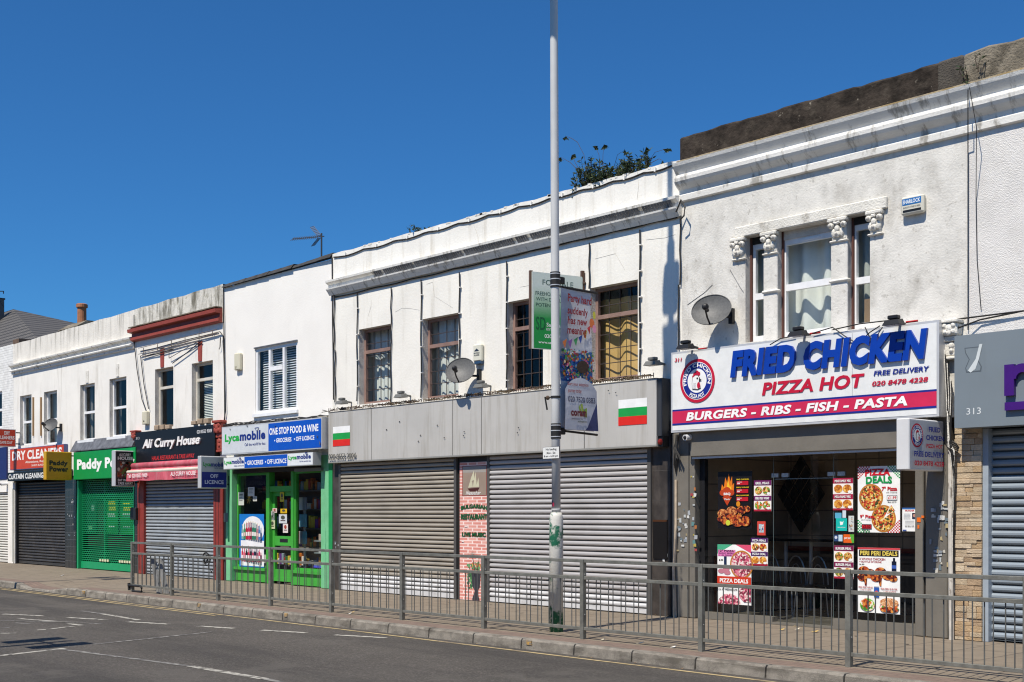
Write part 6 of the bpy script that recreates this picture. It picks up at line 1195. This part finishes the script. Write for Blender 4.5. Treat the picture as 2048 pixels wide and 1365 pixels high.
for z_ in (P(1112, 575, D0 - 11.39).z, P(1112, 878, D0 - 11.39).z): mb.lathe((lean(z_), LY, z_), [(.067, 0), (.067, .2)], m_cable, 18); mb.box(lean(z_) - .03, lean(z_) + .03, LY + .05, LY + .16, z_ + .06, z_ + .15, m_cable, .01); [mb.lathe((lean(z_), LY, z_ + q), [(.07, 0), (.07, .012)], m_alu, 18) for q in (.02, .1, .17)]
mb.build_each("banner_clamp", bn)

# ------------------------------------------------------------------ pedestrian guard rail
DR = 10.985; YR = -(D0 - DR); px = [265, 344, 436.5, 541.5, 663, 804.5, 968, 1166, 1403, 1698]; xs = [X(p, D0 - DR) for p in px]; sp_ = (xs[-1] - xs[3]) / 6; xs += [xs[-1] + sp_, xs[-1] + 2 * sp_]
gr = thing("guard_rail", "grey galvanised pedestrian guard rail running along the kerb", "railing", (xs[0], YR, 0))
for i, x in enumerate(xs):
    mb = MB(); mb.box(x - .03, x + .03, YR - .03, YR + .03, -.02, .985, m_galv, .003)
    for z in (.3, .8): mb.ball((x + .031, YR, z), .006, m_alu, 5)
    mb.build("post", gr)
for i in range(len(xs) - 1):
    a, b = xs[i] + .031, xs[i + 1] - .031; mb = MB()
    for z0, z1 in ((.945, .985), (.735, .775), (.105, .145)): mb.box(a, b, YR - .022, YR + .022, z0, z1, m_galv, .003)
    if i == 0: 
        xb_ = xs[0]; mb.tube([(xb_ - .09, YR - .02, .02), (xb_ - .11, YR - .02, .16)], .035, m_cable, 6); mb.tube([(xb_ - .08, YR - .05, .12), (xb_ + .45, YR - .05, .12), (xb_ + .5, YR - .05, .09), (xb_ + .5, YR - .05, .02), (xb_ + .1, YR - .05, .01)], .022, m_cable, 6)
    pn = mb.build("panel", gr); n_ = 17; bars = MB()
    for k in range(n_):
        x = a + (b - a) * (k + .75) / (n_ + .5); y = YR + (.016 if k % 2 else -.016)
        if i >= 5: bm = MB(); bm.tube([(x, y, .14), (x, y, .74)], .0065, m_bar, 6); bm.build("baluster", pn)
        else: bars.tube([(x, y, .14), (x, y, .74)], .0065, m_bar, 6)
    if bars.v: bars.build("balusters", pn)['kind'] = 'stuff'
x = X(346, 2.95); mb = MB(); mg = M("grey_weathered_board", (.24, .24, .235), .8, .2, 7, stain=(.1, .1, .1), samt=.5, sscale=(6, 6, .8))
for k, (dx, t0) in enumerate(((-.22, .0), (-.06, .02))):
    y = YR + .10 + .06 * k; mb.add([(x + dx - .1 + .22, y, 0), (x + dx + .04 + .22, y, 0), (x + dx + .04, y - .01, .66), (x + dx - .12, y - .01, .66), (x + dx - .1 + .22, y + .05, 0), (x + dx + .04 + .22, y + .05, 0), (x + dx + .04, y + .04, .66), (x + dx - .12, y + .04, .66)], [(0, 1, 2, 3), (7, 6, 5, 4), (0, 4, 5, 1), (1, 5, 6, 2), (2, 6, 7, 3), (3, 7, 4, 0)], mg)
tag(mb.build("leaning_boards"), "two grey weathered boards leaning behind the guard rail in front of the curry house", "boards")
mb = MB(); c_ = P(417, 1122, D0 - DR - .04); r = random.Random(3)
pts = []
for k in range(60): a_ = k * .55; rr2 = .06 + .05 * math.sin(k * .37) + .02 * r.random(); pts.append(c_ + Vector((rr2 * 1.2 * math.cos(a_) - .06, r.uniform(-.02, .02), rr2 * math.sin(a_) + .03)))
mb.tube(pts, .008, m_cable, 5); mb.tube([c_ + Vector((.02, 0, .0)), c_ + Vector((.02, 0, -.14)), c_ + Vector((.10, 0, -.2)), c_ + Vector((.28, 0, -.06)), c_ + Vector((.22, 0, .1))], .009, m_cable, 5)
tag(mb.build("tangled_wire"), "tangle of black wire hanging on the guard rail before the curry house shutter", "wire")
# litter on pavement and gutter
rr = random.Random(8); mb = MB()
for (x, y, d) in ((706, 1226, 0), (700, 1229, 0), (1206, 1281, 0), (1281, 1288, 0), (1347, 1296, 0), (1564, 1261, 0), (1595, 1260, 0), (1630, 1265, 0), (367, 1169, 0), (125, 1152, 0)):
    c_ = G(x, y, .0); s_ = rr.uniform(.02, .045); mb.add([c_ + Vector((-s_, -s_, .004)), c_ + Vector((s_, -s_ * .6, .012)), c_ + Vector((s_ * .8, s_, .03)), c_ + Vector((-s_ * .7, s_ * .8, .006))], [(0, 1, 2, 3)], C(rr.choice(('e4e2dc', 'd8d0b8', 'e8e8e8', 'c8a860'))))
for k in range(150):
    x = rr.uniform(X(100), X(1900)); w = rr.choice((0, 0, 1)); c_ = Vector((x, -.06 + rr.uniform(-.05, .04), .004)) if w == 0 else Vector((x, YK - .05 - rr.random() * .06, -.122)); s_ = rr.uniform(.008, .022); mb.add([c_ + Vector((-s_, -s_, .0)), c_ + Vector((s_, -s_, .006)), c_ + Vector((0, s_, .012))], [(0, 1, 2)], C(rr.choice(('8a6a40', '6a4a28', 'a08858', '4a3a28', 'b09a70'))))
m_gum = flat("trodden_gum", (.06, .052, .045), .9)
for k in range(90): mb.disc((rr.uniform(-36, -5), rr.uniform(-3.2, -.3), .0012), UX, rr.uniform(.012, .03), rr.uniform(.012, .03), m_gum, 8, UY)
tag(mb.build("litter"), "scattered scraps of paper and dead leaves on the pavement and gutter", "litter", None, "stuff")

# ------------------------------------------------------------------ off camera: things that only throw shadows or reflections
def signal(label, base, h, rz):  # unseen twin headed pole, added for the shadow it throws into view
    t = thing("shadow_pole", label, "traffic light", base, "traffic signals left of the picture"); bx = Vector(base); mb = MB(); mb.tube([bx, bx + UZ * h], .055, m_pole, 12); mb.build("pole", t)
    for s_ in (-1, 1):
        o_ = Vector((.42 * s_, 0, 0)); mb = MB(); c_ = bx + o_ + UZ * (h - .5); mb.box(c_.x - .16, c_.x + .16, c_.y - .12, c_.y + .12, c_.z - .48, c_.z + .48, m_black, .02); mb.tube([c_, bx + UZ * (h - .5)], .03, m_black); hd = mb.build("pole_head", t); m2 = MB()
        for k, cc in enumerate(('6a1010', '6a5010', '0f5a28')): m2.tube([c_ + Vector((0, -.12, .3 - .3 * k)), c_ + Vector((0, -.16, .3 - .3 * k))], .09, C(cc), 12)
        m2.build("lens", hd)
off = Vector((-SDIR.x, -SDIR.y, 0)) / SDIR.z
for k, (tip, h, l_) in enumerate((((150, 1281, -.13), 3.6, "twin headed traffic signal standing left of the frame, throwing two streaks on the road"), ((250, 1155, 0), 7.6, "tall twin headed signal left of the frame, throwing a forked shadow on the pavement"))):
    g_ = G(*tip); b_ = g_ - off * (h + (.13 if k == 0 else 0)); signal(l_, (b_.x, b_.y, -.13), h, 0)
ob_ = thing("opposite_terrace", "brick terrace across the street, behind the camera, seen only in reflections", "building", (-20, -34, 0)); mb = MB(); mb.box(-90, 30, -44, -34, -.2, 7.5, M("opposite_brick", (.25, .15, .10), .9, .15, 1)); mb.build("wall", ob_); mb = MB()
for k in range(40): mb.box(-88 + k * 3, -86.8 + k * 3, -34.02, -33.9, 3.8, 5.4, C('2a2e34'))
mb.build("windows", ob_)
def tree(label, x, y, h, seed):
    r = random.Random(seed); t = thing("street_tree", label, "tree", (x, y, -.13)); bk_ = flat("tree_bark", (.09, .07, .05), .9); mb = MB(); mb.tube([(x, y, -.13), (x + .1, y, 1.5), (x, y + .1, 3.2)], [.2, .16, .12], bk_, 8); lf = MB(); lm = [M("tree_leaf_%d" % i, c, .6, .2, 8) for i, c in enumerate(((.05, .09, .025), (.07, .11, .035), (.035, .065, .02)))]
    for b_ in range(9):
        a_ = b_ * 2.4; e = Vector((x + math.cos(a_) * r.uniform(.8, 2.2), y + math.sin(a_) * r.uniform(.8, 2.2), r.uniform(h * .5, h))); mb.tube([(x, y + .1, 3.0), e], [.08, .02], bk_, 5)
        for k in range(130): p = e + Vector((r.gauss(0, .6), r.gauss(0, .6), r.gauss(0, .55))); d = Vector((r.uniform(-1, 1), r.uniform(-1, 1), r.uniform(-1, 1))).normalized() * .16; s_ = d.cross(Vector((r.uniform(-1, 1), r.uniform(-1, 1), .3))).normalized() * .08; lf.quad(p - d, p + s_, p + d, p - s_, r.choice(lm))
    mb.build("trunk", t); lf.build("crown", t)
tree("round leafy tree across the street, behind the camera and left", -16, -27, 7, 1); tree("taller leafy tree across the street, behind the camera and far left", -24, -29, 8.5, 2)

# repeats that have no group yet share one by kind
GR = {"shop_sign": "fascia signs over the shops", "projecting_sign": "box signs projecting from the shopfronts", "menu_card": "small menu cards on the takeaway glass", "window_sticker": "stickers on the takeaway glass",
      "security_camera": "security cameras by the shop signs", "alarm_box": "alarm boxes on the house fronts", "wall_weed": "weed tufts on the dark parapet", "bar_table": "bar tables inside the chicken shop", "street_tree": "trees across the street"}
for o in list(bpy.data.objects):
    k = o.name.split('.')[0]
    if o.parent is None and k in GR and 'label' in o and 'group' not in o: o['group'] = GR[k]
